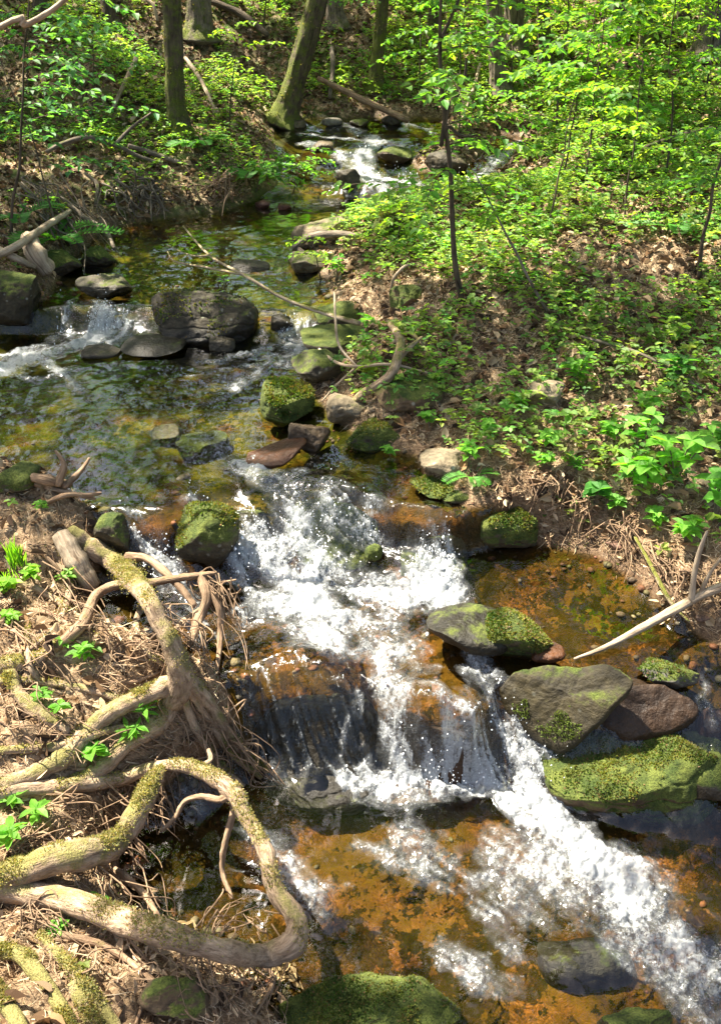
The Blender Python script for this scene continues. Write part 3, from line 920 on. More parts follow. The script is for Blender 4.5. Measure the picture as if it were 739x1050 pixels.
rock(330, 236, 66, 26, 'long buff rock on the gravel bar beside the green hump', BUFF, .4, .0, (0, -10, 0), seed=15, cuts=8)
rock(318, 265, 56, 26, 'buff stone with a flat face below the long buff rock', BUFF, .45, .1, seed=16, cuts=9)
rock(416, 304, 34, 26, 'soil-stained rock set in the bank above the thin curved root', BROWN, .62, .0, seed=37)
rock(256, 272, 40, 12, 'thin dark stone breaking the surface of the upper pool', DARK, .1, .8, seed=38)
rock(288, 331, 24, 20, 'small black stone in the middle of the right cascade', DARK, .1, .8, seed=39)
rock(459, 474, 54, 30, 'pale angular stone beside the small fern on the right bank', BUFF, .25, .0, (0, 8, 0), seed=17, cuts=10, box=.8)
rock(443, 499, 46, 22, 'small mossy stone below the pale angular stone', GREY, .85, .15, seed=18, fuzz=900)
rock(468, 508, 30, 14, 'flat pale green stone at the waterline below the fern', GREY, .7, .2, seed=41)
rock(516, 534, 66, 48, 'moss-grown mound at the edge of the small amber pool', GREY, .85, .1, seed=19, cuts=4, fuzz=3000)
rock(210, 546, 62, 66, 'dark mossy boulder splitting the main falls at the left', DARK, .68, .3, (0, 10, 0), seed=20, cuts=8, fuzz=1800)
rock(118, 548, 36, 46, 'dark stone at the root bank beside the narrow left chute', DARK, .6, .4, seed=21)
rock(207, 444, 50, 22, 'dim olive stone just under the surface of the long pool', OLIVE, .6, .8, seed=22, mode='sub', up=.012)
rock(258, 530, 56, 44, 'olive boulder drowned at the lip of the main falls', OLIVE, .35, .9, seed=23, mode='sub', up=.02)
rock(340, 530, 92, 52, 'mossy boulder under a thin sheet of water at the lip of the main falls', OLIVE, .75, .8, seed=24, mode='sub', up=.03)
rock(440, 555, 74, 36, 'olive stone under the water beside the moss-grown mound', OLIVE, .45, .8, seed=25, mode='sub', up=.012)
rock(385, 566, 20, 18, 'small round mossy stone poking out of the white water', OLIVE, .8, .6, seed=42)
rock(480, 642, 84, 50, 'smooth dark boulder the white water slides over', (.07, .06, .035), .35, .9, (0, 10, 0), seed=26, cuts=2, rough=.6)
rock(530, 652, 66, 48, 'bright green mossy boulder behind the tilted slab', GREY, .9, .0, (0, 8, 0), seed=27, cuts=8, box=.6, fuzz=4200)
rock(560, 667, 36, 22, 'small red-brown stone tucked against the green mossy boulder', RUST, .0, .5, seed=28, cuts=9)
rock(658, 712, 96, 36, 'flat rust-brown wet slab behind the tilted olive slab', (.12, .07, .035), .1, .7, (0, 8, -8), seed=30, cuts=10, box=.9, rough=.6, flat=.34)
rock(684, 690, 62, 36, 'grey angular stone with mossy flanks by the forked stick', (.22, .20, .17), .5, .0, (0, 18, 0), seed=31, cuts=12, box=.8, fuzz=900)
rock(655, 784, 196, 92, 'big low boulder carpeted with bright green moss', BROWN, .80, .35, (4, 4, 0), seed=32, cuts=6, box=.6, flat=.42, fuzz=9000, wetline=.02)
rock(722, 786, 62, 74, 'smooth dark brown boulder leaning on the moss-carpeted boulder', (.13, .10, .06), .5, .4, seed=43, cuts=4, rough=.7, flat=.75)
rock(735, 728, 30, 56, 'wet orange rock with water sliding over it', RUST, .0, .9, seed=44, mode='sub', up=.03)
rock(328, 738, 150, 122, 'great dark wet boulder bulging through the left side of the lower fall', (.05, .038, .016), .30, .9, seed=45, cuts=2, box=.15, rough=.9, mode='sub', up=.035, over=.016)
rock(438, 757, 96, 66, 'rust-brown boulder under the streaming middle of the lower fall', (.15, .07, .03), .1, .9, seed=46, cuts=6, mode='sub', up=.03)
rock(604, 962, 96, 66, 'dark rounded boulder drowned below the white chute', (.06, .05, .028), .35, .9, seed=47, cuts=3, rough=.6, mode='sub', up=-.035)
rock(388, 1040, 206, 72, 'broad olive mossy boulder at the bottom of the view', (.17, .14, .055), .60, .25, seed=48, cuts=6, box=.6, flat=.24, fuzz=6000)
rock(652, 1046, 70, 30, 'low olive stone at the bottom of the view below the drowned boulder', OLIVE, .6, .5, seed=49)
rock(178, 1026, 66, 40, 'brown stone under the undercut root bank', BROWN, .5, .1, seed=53, cuts=8)
rock(356, 182, 26, 24, 'black rounded boulder dividing the upper rapids', DARK, .15, .5, seed=54, detail=4)
rock(460, 166, 46, 26, 'dark block between the upper rapids and the side fall', DARK, .3, .5, seed=55, cuts=9)
rock(405, 158, 34, 16, 'brown mossy stone in the middle of the upper rapids', BROWN, .5, .3, seed=56)
rock(330, 150, 24, 12, 'small pale stone at the left side of the upper rapids', BUFF, .1, .1, seed=57, detail=4)
rock(306, 127, 15, 8, 'pale boulder leftmost on the sill of the far pool', BUFF, .2, .0, seed=58, detail=4)
rock(340, 125, 20, 8, 'whitest boulder on the sill of the far pool', (.5, .46, .38), .1, .0, seed=59, detail=4)
rock(368, 126, 18, 8, 'yellowish boulder on the sill of the far pool beside the whitest one', BUFF, .55, .0, seed=60, detail=4)
rock(402, 122, 22, 12, 'dark boulder under the fallen log', DARK, .3, .1, seed=61, detail=4)
rock(270, 209, 16, 9, 'pinkish stone on the muddy spit', (.36, .17, .14), .0, .1, seed=62, detail=4)
rock(292, 212, 14, 8, 'red-brown stone beside the pinkish stone', RED, .0, .2, seed=63, detail=4)
rock(430, 206, 9, 12, 'tiny white upright stone at the foot of the upper rapids', (.6, .57, .5), .0, .0, seed=64, detail=4)
rock(720, 632, 16, 10, 'small pinkish pebble by the forked stick', (.4, .25, .18), .0, .1, seed=65, detail=4)
rock(632, 557, 22, 12, 'pale pink stone at the edge of the undercut right bank', (.42, .24, .17), .0, .1, seed=66, detail=4)
rock(560, 402, 42, 26, 'weathered pale stone in a sunny gap of the ground cover', BUFF, .25, .0, seed=67)
rock(170, 432, 34, 14, 'flat olive cobble seen through the long pool', OLIVE, .2, .8, seed=68, mode='sub', up=-.03)
rock(20, 488, 56, 34, 'mossy rounded stone where the root bank meets the long pool', DARK, .75, .2, seed=69)

def slab(label, pts, thick, seed, tone, moss, wet, fuzz=0):
    """a plate of stone from its traced rim (px, py, lift), with its own thickness"""
    rr = np.random.default_rng(seed)
    P = np.array([hit(x, y, h) for x, y, h in pts]); P = np.vstack([P, P[:1]])
    Rm, _ = crspline(P, np.zeros(len(P)), 9); Rm = Rm[:-1]; m = len(Rm)
    c = Rm.mean(0); ring = []
    for f in np.linspace(.02, 1, 26):
        q = c + (Rm - c) * f; q[:, 2] += thick * .22 * (1 - f ** 3); ring.append(q)
    for f in np.linspace(0, 1, 10)[1:]:
        q = c + (Rm - c) * (1 + .05 * math.sin(f * 3.1) - .38 * f ** 2.2); q[:, 2] -= thick * f; ring.append(q)
    V = np.vstack(ring); nr = len(ring)
    V = V + ((fbm(V * 7 + seed, 4, seed) - .5) * thick * .55)[:, None] * np.array([.5, .5, 1]) + ((fbm(V * 28, 4, seed + 3) - .5) * thick * .22)[:, None]
    g = np.abs(((V[:, 0] * 9 - V[:, 1] * 4 + fbm(V * 5, 2, 3) * 2) % 1) - .5)
    V[:, 2] -= sstep(.4, .5, g) * thick * .05
    i, j = np.meshgrid(np.arange(nr - 1), np.arange(m), indexing='ij'); j2 = (j + 1) % m
    Q = np.stack([i * m + j, i * m + j2, (i + 1) * m + j2, (i + 1) * m + j], -1).reshape(-1, 4)
    a = V[Q]
    if np.cross(a[:, 1] - a[:, 0], a[:, 3] - a[:, 0])[:m * 10, 2].sum() < 0: Q = Q[:, ::-1]
    wl = zw(V[:, 0], V[:, 1])
    wv = np.clip(wet + sstep(.06, .0, V[:, 2] - wl), 0, 1)
    W = V - c
    o = link('rock', mesh('rock', W, Q, M['rock'], attrs=dict(moss=np.full(len(V), moss), wet=wv), colors=dict(tone=np.tile(tone, (len(V), 1)))), loc=tuple(c), label=label, cat='rock')
    if fuzz:
        k = rr.integers(0, 24 * m, fuzz * 3); p = W[k] + rr.normal(0, .006, (fuzz * 3, 3)) * np.array([1, 1, 0])
        ok = (fbm(p * 9, 3, seed + 2) + .9 * np.linspace(0, 0, len(p)) - .28 * (p[:, 0] + p[:, 1] * 1.2) / .15 > .60)
        p = p[ok][:fuzz]; nf = len(p)
        l = rr.uniform(.005, .010, nf); C = np.array([.08, .11, .018])[None] * rr.uniform(.4, 1.3, (nf, 1))
        L = Leaves(); L.addv(p, rr.normal(0, .55, (nf, 3)) + [0, 0, .6], rr.normal(0, 1, (nf, 3)), l, l * .55, C)
        L.build('moss', M['moss'], o, kind='stuff')
    return o
slab('large tilted olive slab with a dark overhang on its downstream side', [(514, 704, .02), (530, 690, .07), (560, 684, .10), (600, 682, .13), (634, 688, .16), (646, 704, .17), (628, 724, .16), (606, 746, .14), (580, 764, .10), (552, 758, .05), (528, 736, .03)], .08, 29, (.055, .043, .018), .42, .5, 4200)
slab('low wet brown ledge under the tilted slab', [(600, 720, .02), (640, 704, .05), (690, 706, .06), (716, 728, .04), (690, 748, .03), (640, 756, .02)], .06, 129, (.09, .05, .025), .15, .8)

def pebbles():
    """small gravel over the stream bed"""
    n = 3000
    V0, F0 = ico(1)
    y = 1.2 * (7.5 / 1.2) ** R.random(n * 4)
    x = R.uniform(-.42, .46, n * 4) * (y + 1.1)
    d = sdf(x, y)
    k = np.where((d < .02) & (d > -1.2) & (R.random(n * 4) < np.where(d > -.10, .6, np.where(y < 2.2, .03, .06))))[0][:n]
    x, y = x[k], y[k]; n = len(k)
    z = zg(x, y)
    r = np.clip(R.lognormal(math.log(.0095), .5, n), .004, .035) * (1 + .05 * y)
    s = np.column_stack([r, r * R.uniform(.6, 1, n), r * R.uniform(.35, .7, n)])
    a = R.uniform(0, 6.28, n)
    V = V0[None] * s[:, None, :] * (1 + .25 * (R.random((n, len(V0), 1)) - .5))
    ca, sa = np.cos(a)[:, None], np.sin(a)[:, None]
    X = V[..., 0] * ca - V[..., 1] * sa; Y = V[..., 0] * sa + V[..., 1] * ca
    V = np.stack([X + x[:, None], Y + y[:, None], V[..., 2] + z[:, None] + .002], -1).reshape(-1, 3)
    F = (F0[None] + (np.arange(n) * len(V0))[:, None, None]).reshape(-1, 3)
    pal = np.array([RUST, BROWN, OLIVE, DARK, BUFF, RED, RUST, BROWN])
    c = pal[R.integers(0, len(pal), n)] * R.uniform(.7, 1.3, (n, 1))
    me = mesh('gravel', V, F, M['rock'], attrs=dict(moss=np.full(len(V), -.2), wet=np.full(len(V), .6)), colors=dict(tone=np.repeat(c, len(V0), 0)))
    link('gravel', me, kind='stuff', label='small rust and olive gravel on the stream bed', cat='gravel')
pebbles()
# ------------------------------------------------------------------ roots, sticks, logs
def P3(pts):
    """(px, py, lift above the ground or water) -> world points"""
    return np.array([hit(x, y, h) for x, y, h in pts])

def wid(P, wpx):
    d = P[:, 1] * CP - (P[:, 2] - HC) * SP
    return np.asarray(wpx, float) * .41 / FPX * d

def wood(name, pts, wpx, label, cat, mat='wood', seg=9, wob=.12, seed=0, a=.3, parent=None, sub=5, kids=(), kid_name='side_branch', group=None):
    P = pts if isinstance(pts, np.ndarray) else P3(pts)
    org = P[len(P) // 2] if parent is None else np.array(parent.location)
    mb = MB(org)
    mb.tube(P, wid(P, wpx), seg, sub, wob, seed, a=a)
    o = mb.build(name, M[mat], parent, label=label if parent is None else None, cat=cat if parent is None else None, group=group)
    host = o if parent is None else parent
    for i, (kp, kw) in enumerate(kids):
        K = kp if isinstance(kp, np.ndarray) else P3(kp)
        kb = MB(host.location)
        kb.tube(K, wid(K, kw), max(6, seg - 2), sub, wob, seed + 20 + i, a=a)
        kb.build(kid_name, M[mat], host)
    return o

def moss_on(o, n, seed, zmin=.25, size=(.004, .009), thr=.47):
    """tufts of moss standing on the upper side of a root or trunk"""
    me = o.data; m = len(me.polygons); rr = np.random.default_rng(seed)
    c = np.zeros(m * 3); me.polygons.foreach_get('center', c); c = c.reshape(-1, 3)
    nr = np.zeros(m * 3); me.polygons.foreach_get('normal', nr); nr = nr.reshape(-1, 3)
    ar = np.zeros(m); me.polygons.foreach_get('area', ar)
    pr = ar * sstep(zmin, zmin + .5, nr[:, 2]) * sstep(thr, thr + .12, fbm(c * 9 + seed, 3, seed))
    if pr.sum() <= 0: return
    ii = rr.choice(m, n, p=pr / pr.sum())
    sp = np.sqrt(ar[ii])[:, None] * .6
    q = rr.normal(0, 1, (n, 3)); q -= nr[ii] * (q * nr[ii]).sum(1)[:, None]
    P = c[ii] + q * sp; l = rr.uniform(*size, n)
    C = np.array([.235, .21, .075])[None] * rr.uniform(.45, 1.2, (n, 1)); C[:, 0] *= rr.uniform(.8, 1.25, n)
    L = Leaves(); L.addv(P, nr[ii] + rr.normal(0, .6, (n, 3)), rr.normal(0, 1, (n, 3)), l, l * .5, C)
    L.build('moss', M['moss'], o, kind='stuff')

# --- the upper root system on the sunlit bank
t = thing('tree_roots', hit(140, 640), 'knot of sunlit roots bending down over the bank beside the narrow left chute', 'tree roots')
def root(t, pts, wpx, seed=0, mat='root', a=.34, seg=14, wob=.26, name='root'):
    pts = [(x, y, h if h > .075 else h * .45) for x, y, h in pts]
    P = P3(pts); mb = MB(t.location); mb.tube(P, wid(P, wpx), seg, 9, wob, seed, a=a - .05)
    o = mb.build(name, M[mat], t)
    if a > .28: moss_on(o, int(3600 * (a - .12) * sum(wpx) / 100), seed)
    return o
root(t, [(70, 545, .02), (95, 562, .07), (125, 585, .10), (150, 612, .20), (165, 640, .24), (178, 668, .24), (186, 695, .18), (178, 722, .06)], [20, 25, 27, 26, 25, 26, 32, 30], 1, a=.45)
root(t, [(178, 700, .12), (150, 714, .08), (118, 728, .05), (90, 752, .04), (62, 780, .03), (20, 800, .01), (-15, 808, .0)], [26, 22, 20, 24, 26, 22, 18], 2, a=.40)
root(t, [(188, 696, .17), (206, 710, .15), (226, 740, .10), (248, 770, .05), (275, 792, .03)], [22, 17, 15, 12, 7], 3, a=.50)
root(t, [(192, 704, .14), (214, 735, .06), (236, 772, .03), (268, 798, .02)], [16, 12, 10, 6], 4, a=.5)
root(t, [(186, 706, .10), (200, 745, .02), (222, 782, .02), (250, 806, .02)], [14, 11, 9, 5], 5, a=.5)
root(t, [(60, 662, .04), (85, 640, .07), (98, 612, .11), (120, 600, .15), (150, 598, .17), (190, 592, .18), (222, 588, .16)], [14, 16, 13, 12, 11, 10, 6], 6, a=.25, mat='paleroot')
root(t, [(205, 590, .17), (212, 615, .14), (202, 640, .10), (196, 660, .14)], [11, 13, 12, 9], 7, a=.2, mat='paleroot')
root(t, [(205, 596, .16), (224, 622, .12), (226, 655, .07), (222, 690, .02)], [9, 9, 8, 5], 8, a=.2, mat='paleroot')
root(t, [(130, 572, .10), (150, 573, .15), (168, 586, .17), (186, 604, .16), (200, 622, .13)], [12, 10, 10, 10, 8], 9, a=.2, mat='paleroot')
root(t, [(60, 662, .03), (40, 676, .02), (10, 684, .02), (-20, 690, .01)], [15, 20, 26, 30], 10, a=.45)
root(t, [(10, 690, .02), (22, 716, .03), (45, 735, .03), (70, 752, .02)], [16, 18, 18, 14], 11, a=.45)
root(t, [(178, 712, .06), (165, 740, .02), (130, 765, .015), (100, 790, .01), (60, 815, .005)], [26, 24, 20, 22, 18], 12, a=.45)
def hairs(t, spots, n, seed, spread=26, rpx=(1.2, 2.6), mat='paleroot', a=.05, lift=.0, name='rootlets', kind='stuff'):
    rr = np.random.default_rng(seed); mb = MB(t.location)
    for q in range(n):
        (x0, y0, h0), (x1, y1, h1) = spots[rr.integers(len(spots))]
        j = rr.normal(0, spread * .35, 6)
        f = rr.uniform(.55, 1.1)
        x1 = x0 + (x1 - x0) * f; y1 = y0 + (y1 - y0) * f
        A = hit(x0 + j[0], y0 + j[1] * .6, h0); B = hit(x1 + j[2], y1 + j[3] * .6, max(h1, .004))
        m1 = A + (B - A) * .35 + rr.normal(0, .028, 3) + np.array([0, 0, .02]); m2 = A + (B - A) * .7 + rr.normal(0, .028, 3) + np.array([0, 0, .008])
        P = np.array([A, m1, m2, B]); w = rr.uniform(*rpx)
        mb.tube(P, wid(P, [w, w * .9, w * .7, w * .4]), 5, 4, 0, q, a=a)
    return mb.build(name, M[mat], t, kind=kind)
hairs(t, [((205, 592, .17), (238, 650, .05)), ((215, 595, .16), (244, 690, .02)), ((200, 640, .14), (215, 690, .04)), ((170, 640, .22), (205, 690, .10)), ((168, 625, .2), (195, 670, .13)),
          ((220, 600, .15), (235, 640, .02)), ((232, 600, .15), (250, 650, .02))], 60, 5, spread=22, rpx=(.9, 2.4))
hairs(t, [((226, 735, .10), (270, 800, .01)), ((240, 760, .08), (285, 805, .01)), ((215, 750, .05), (245, 830, .0)), ((200, 700, .1), (250, 780, .03))], 44, 6, spread=18, a=.2)
hairs(t, [((90, 640, .06), (120, 665, .02)), ((60, 580, .05), (110, 640, .03)), ((140, 665, .04), (200, 690, .03))], 22, 7, spread=30)

# --- the lower root that loops out over the water
t2 = thing('tree_roots', hit(60, 900), 'thick lower root looping out over the stream and back to the bank', 'tree roots')
root(t2, [(-30, 905, .05), (20, 914, .06), (70, 924, .08), (125, 944, .12), (175, 960, .18), (225, 974, .20), (268, 980, .20), (300, 968, .21), (303, 942, .22), (282, 914, .22), (272, 872, .25),
          (252, 838, .26), (238, 812, .27), (215, 796, .26), (190, 786, .22), (160, 788, .14), (120, 800, .07), (70, 806, .05), (20, 812, .03), (-20, 822, .01)],
     [33, 32, 33, 31, 30, 27, 28, 33, 25, 22, 20, 19, 23, 21, 16, 15, 18, 20, 22, 22], 21, a=.34, seg=18, wob=.22)
root(t2, [(-30, 908, .02), (15, 898, .05), (55, 884, .08), (95, 876, .12), (122, 862, .16), (140, 836, .20), (155, 806, .22), (166, 790, .16)], [36, 38, 40, 37, 31, 27, 24, 16], 22, a=.50, seg=18, wob=.24)
root(t2, [(240, 812, .27), (226, 820, .25), (208, 818, .22), (190, 822, .18), (180, 838, .14), (166, 853, .12)], [12, 9, 8, 7, 6, 4], 23, a=.1, mat='paleroot')
root(t2, [(234, 806, .27), (240, 830, .20), (232, 860, .12), (228, 892, .05), (238, 922, .01)], [11, 9, 8, 7, 5], 24, a=.1, mat='paleroot')
root(t2, [(118, 892, .05), (130, 900, .10), (150, 920, .08), (165, 945, .10)], [8, 9, 8, 6], 25, a=.1, mat='paleroot')
root(t2, [(205, 788, .25), (216, 780, .25), (214, 770, .22)], [8, 6, 5], 26, a=.3)
root(t2, [(60, 958, .05), (110, 972, .03), (150, 1002, .02), (190, 1040, .0)], [10, 9, 8, 6], 27, a=.2, mat='paleroot')
hairs(t2, [((125, 895, .1), (170, 945, .03)), ((100, 880, .1), (130, 930, .0)), ((140, 950, .1), (170, 1020, .0)), ((200, 975, .15), (230, 1040, .0)), ((250, 975, .15), (270, 1030, .0)),
           ((215, 960, .17), (255, 930, .05)), ((270, 950, .15), (300, 1010, .0))], 60, 8, spread=30)
hairs(t2, [((120, 820, .05), (150, 850, .0)), ((60, 830, .04), (130, 860, .03)), ((110, 835, .03), (125, 880, .0)), ((150, 800, .06), (170, 850, .0))], 80, 9, spread=34)

# --- mossy roots at the bottom corner
t3 = thing('tree_roots', hit(40, 1010), 'stiff yellow-green mossy roots running down the bottom corner of the bank', 'tree roots')
root(t3, [(-10, 1010, .03), (12, 1038, .03), (30, 1075, .02)], [22, 22, 20], 31, a=.62)
root(t3, [(-25, 982, .02), (15, 978, .04), (40, 1000, .04), (62, 1032, .03), (80, 1070, .01)], [16, 20, 20, 18, 16], 32, a=.66)
root(t3, [(40, 960, .03), (80, 1000, .03), (110, 1040, .02), (130, 1075, .01)], [12, 16, 18, 16], 33, a=.5)
root(t3, [(76, 1010, .02), (90, 1036, .02), (105, 1066, .0)], [20, 22, 20], 34, a=.45)

for i, (pts, w, aa) in enumerate([([(-10, 590), (40, 606), (78, 630), (100, 655)], [8, 10, 9, 5], .35), ([(0, 700), (50, 700), (110, 712), (150, 735)], [9, 11, 10, 6], .4), ([(150, 610), (140, 640), (150, 668), (180, 690)], [7, 9, 8, 6], .3),
        ([(60, 560), (72, 600), (60, 640), (30, 668)], [8, 9, 8, 5], .35), ([(0, 770), (60, 765), (120, 748), (170, 742)], [10, 12, 10, 6], .42), ([(30, 640), (30, 680), (50, 705), (95, 725)], [6, 8, 7, 4], .3), ([(178, 690), (170, 660), (186, 640), (205, 625)], [7, 8, 7, 5], .25)]):
    root(t, [(x, y, .016 + .012 * (k % 2)) for k, (x, y) in enumerate(pts)], w, 110 + i, a=aa, seg=9)
hairs(t, [((rx, ry, .012), (rx + dx, ry + dy, .012)) for rx, ry, dx, dy in [(20, 560, 50, 40), (60, 620, 40, 30), (20, 650, 50, 50), (90, 690, 50, 10), (40, 740, 60, 40), (130, 680, 40, -30), (100, 770, 70, -10), (150, 760, 60, 30), (10, 720, 50, 30), (170, 730, 50, 60)]], 130, 61, spread=44, rpx=(.9, 2.6))
hairs(t2, [((rx, ry, .012), (rx + dx, ry + dy, .012)) for rx, ry, dx, dy in [(30, 940, 60, 30), (60, 990, 60, 20), (130, 1000, 60, 30), (200, 990, 40, 50), (30, 870, 60, -20), (100, 850, 40, 40), (250, 1000, 20, 50), (160, 1030, 60, 10)]], 130, 62, spread=44, rpx=(1.0, 3.0))
# thin roots crossing the matted bank
for i, pts in enumerate([[(0, 640), (40, 628), (70, 640)], [(20, 655), (60, 690), (90, 712)], [(110, 690), (135, 700), (165, 690)], [(0, 740), (30, 760), (55, 790)], [(100, 560), (90, 590), (70, 615)],
        [(20, 560), (50, 575), (72, 600)], [(120, 640), (140, 655), (160, 672)], [(30, 770), (80, 790), (120, 782)]]):
    root(t, [(x, y, .012) for x, y in pts], [4, 6, 4], 70 + i, a=.15, mat='paleroot', seg=6)
for i, pts in enumerate([[(130, 990), (150, 1015), (140, 1050)], [(170, 985), (190, 1015), (215, 1045)], [(230, 985), (215, 1010), (225, 1050)], [(262, 985), (280, 1005), (262, 1040)], [(20, 945), (60, 965), (95, 960)],
        [(90, 870), (130, 905), (165, 925)], [(100, 840), (130, 850), (150, 880)], [(30, 985), (90, 975), (150, 990)]]):
    root(t2, [(x, y, .02) for x, y in pts], [5, 7, 4], 90 + i, a=.15, mat='paleroot', seg=6)

# --- loose wood on the near bank and over the water
wood('driftwood', [(62, 548, .03), (78, 575, .05), (95, 603, .05)], [24, 30, 24], 'weathered pale chunk of split wood lying on the root bank', 'driftwood', a=.02, wob=.22, seed=40)
wood('driftwood', [(24, 488, .03), (50, 492, .06), (72, 497, .04)], [9, 16, 8], 'splintered brown wood bits heaped at the corner of the long pool', 'driftwood', 'paleroot', a=.05, wob=.3, seed=41,
     kids=[([(58, 498, .05), (66, 478, .13), (57, 462, .17)], [11, 8, 3]), ([(66, 500, .05), (84, 482, .12), (92, 470, .14)], [10, 6, 3]), ([(30, 497, .02), (80, 508, .05), (104, 506, .05)], [7, 7, 4]), ([(40, 520, .02), (70, 508, .05), (98, 512, .03)], [6, 7, 4])], kid_name='splinter')
wood('stick', [(588, 676, .004), (620, 664, .03), (655, 646, .06), (692, 625, .10), (722, 611, .13), (760, 596, .16)], [3, 7, 10, 12, 12, 12], 'pale forked stick reaching from the right bank into the amber pool', 'stick', a=-.05, seed=42,
     kids=[([(708, 617, .12), (711, 590, .2), (717, 565, .26), (724, 546, .3)], [9, 7, 6, 3]), ([(716, 613, .12), (726, 592, .2), (738, 574, .24)], [6, 5, 3])])
wood('stick', [(650, 552, .02), (664, 575, .06), (676, 600, .08), (690, 622, .05), (706, 640, .02)], [4, 5, 6, 5, 3], 'mossy yellow-green stick leaning down the undercut right bank', 'stick', a=.5, seed=43)
wood('fallen_branch', [(-15, 268, .10), (18, 252, .17), (45, 234, .20), (72, 217, .16)], [10, 10, 9, 6], 'pale fallen branch with a broken end sloping over the left bank', 'branch', a=.2, seed=44)
wood('broken_log', [(30, 246, .12), (38, 262, .14), (50, 278, .10)], [22, 26, 22], 'broken pale log stub poking over the rounded boulder', 'log', a=.1, seed=45, wob=.22, kids=[([(0, 258, .10), (22, 268, .12), (36, 274, .10)], [10, 9, 6])])
wood('fallen_branch', [(48, 156, .06), (66, 147, .14), (92, 142, .18), (120, 149, .16), (140, 160, .10), (165, 168, .06)], [5, 6, 7, 6, 5, 4], 'arched grey branch lying across the sunny left bank', 'branch', 'bark', a=.25, seed=46,
     kids=[([(118, 149, .16), (135, 132, .26), (155, 116, .38)], [5, 4, 2]), ([(132, 150, .12), (155, 157, .07), (185, 168, .04)], [6, 7, 6])])
wood('fallen_branch', [(60, 200, .05), (85, 222, .10), (108, 238, .10), (118, 256, .05)], [5, 7, 8, 4], 'brown broken branch sagging off the left bank to the water', 'branch', 'bark', a=.1, seed=47)
wood('fallen_branch', [(88, 178, .05), (100, 190, .10), (98, 212, .06)], [4, 5, 4], 'short hooked branch by the mud bank of the upper pool', 'branch', 'bark', a=.3, seed=48)
wood('fallen_log', np.array([hit(326, 106) + (0, .1, .20), hit(350, 114) + (0, .1, .17), hit(380, 124) + (0, .05, .14), hit(418, 132) + (0, 0, .07)]), [6, 7, 8, 8], 'bare brown log leaning over the far pool beside the mossy leaning trunk', 'log', 'paleroot', a=.1, seed=49)
wood('fallen_log', np.array([hit(215, 12) + (0, 0, .1), hit(250, 30) + (0, 0, .12), hit(275, 48) + (0, 0, .1)]), [8, 9, 7], 'dark log lying on the slope beyond the pale stout trunk', 'log', 'darkbark', a=.2, seed=50)
gl = at_y(-12, 34, 3.4); P = np.array([[-3.3, 3.55, float(zg(np.array([-3.3]), np.array([3.55]))[0]) - .03], [-2.5, 3.5, (gl[2] + float(zg(np.array([-3.3]), np.array([3.55]))[0])) / 2 + .08], gl, at_y(24, 26, 3.4), at_y(48, 14, 3.4), at_y(70, -4, 3.4), at_y(100, -40, 3.4)])
wood('dead_branch', P, [10, 9, 7, 8, 7, 6, 5], 'pale bare branch slanting across the top corner', 'branch', a=-.05, seed=51)
P = np.array([hit(368, 332, .10), hit(335, 322, .18), hit(292, 307, .22), hit(250, 282, .25), hit(215, 262, .22), hit(188, 232, .14)])
wood('bare_twig', P, [7, 5.5, 4.5, 4, 3, 2], 'long bare green twig arching low over the upper pool', 'twig', a=.35, seed=52, wob=0,
     kids=[(np.array([hit(250, 282, .25), hit(215, 275, .2), hit(180, 268, .12), hit(172, 258, .12)]), [3.5, 3, 2.5, 1.5]), (np.array([hit(215, 262, .22), hit(196, 262, .2), hit(172, 252, .2)]), [2.5, 2, 1.2])])
wood('bank_root', [(352, 426, .03), (372, 404, .06), (398, 388, .10), (408, 366, .12), (410, 348, .11), (398, 330, .08)], [10, 11, 12, 12, 11, 7], 'mossy bent root arching off the bank above the pale grey stone', 'root', 'root', a=.35, seed=53, wob=.18,
     kids=[([(405, 372, .11), (418, 358, .13), (432, 346, .10)], [8, 7, 4]), ([(404, 352, .11), (420, 342, .12), (440, 365, .05), (452, 400, .02)], [6, 5, 4, 3])])
wood('dry_twig', [(322, 354, .12), (345, 372, .14), (368, 376, .12), (400, 374, .10), (442, 384, .04)], [3.5, 4, 4, 3.5, 2.5], 'thin pale twig lying across the stones of the right bank', 'twig', a=-.1, seed=54, wob=0,
     kids=[(np.array([hit(343, 300, .35), hit(344, 330, .25), hit(348, 355, .18), hit(366, 377, .12)]), [3, 3.5, 3.5, 3]), ([(366, 377, .1), (345, 395, .05), (330, 412, .03)], [3, 3, 2])])
wood('bank_root', [(300, 255, .05), (318, 243, .09), (345, 240, .09), (366, 242, .06)], [7, 9, 9, 6], 'grey root curving over the buff stones of the gravel bar', 'root', 'bark', a=.1, seed=55, wob=.15, kids=[([(302, 252, .05), (314, 262, .04), (322, 268, .02)], [7, 6, 4])])
wood('curved_stem', [(400, 300, .02), (404, 285, .10), (413, 275, .12), (420, 272, .11)], [3, 4, 4, 3], 'thin pale hooked stem above the soil-stained rock', 'twig', a=0, seed=56, wob=0)
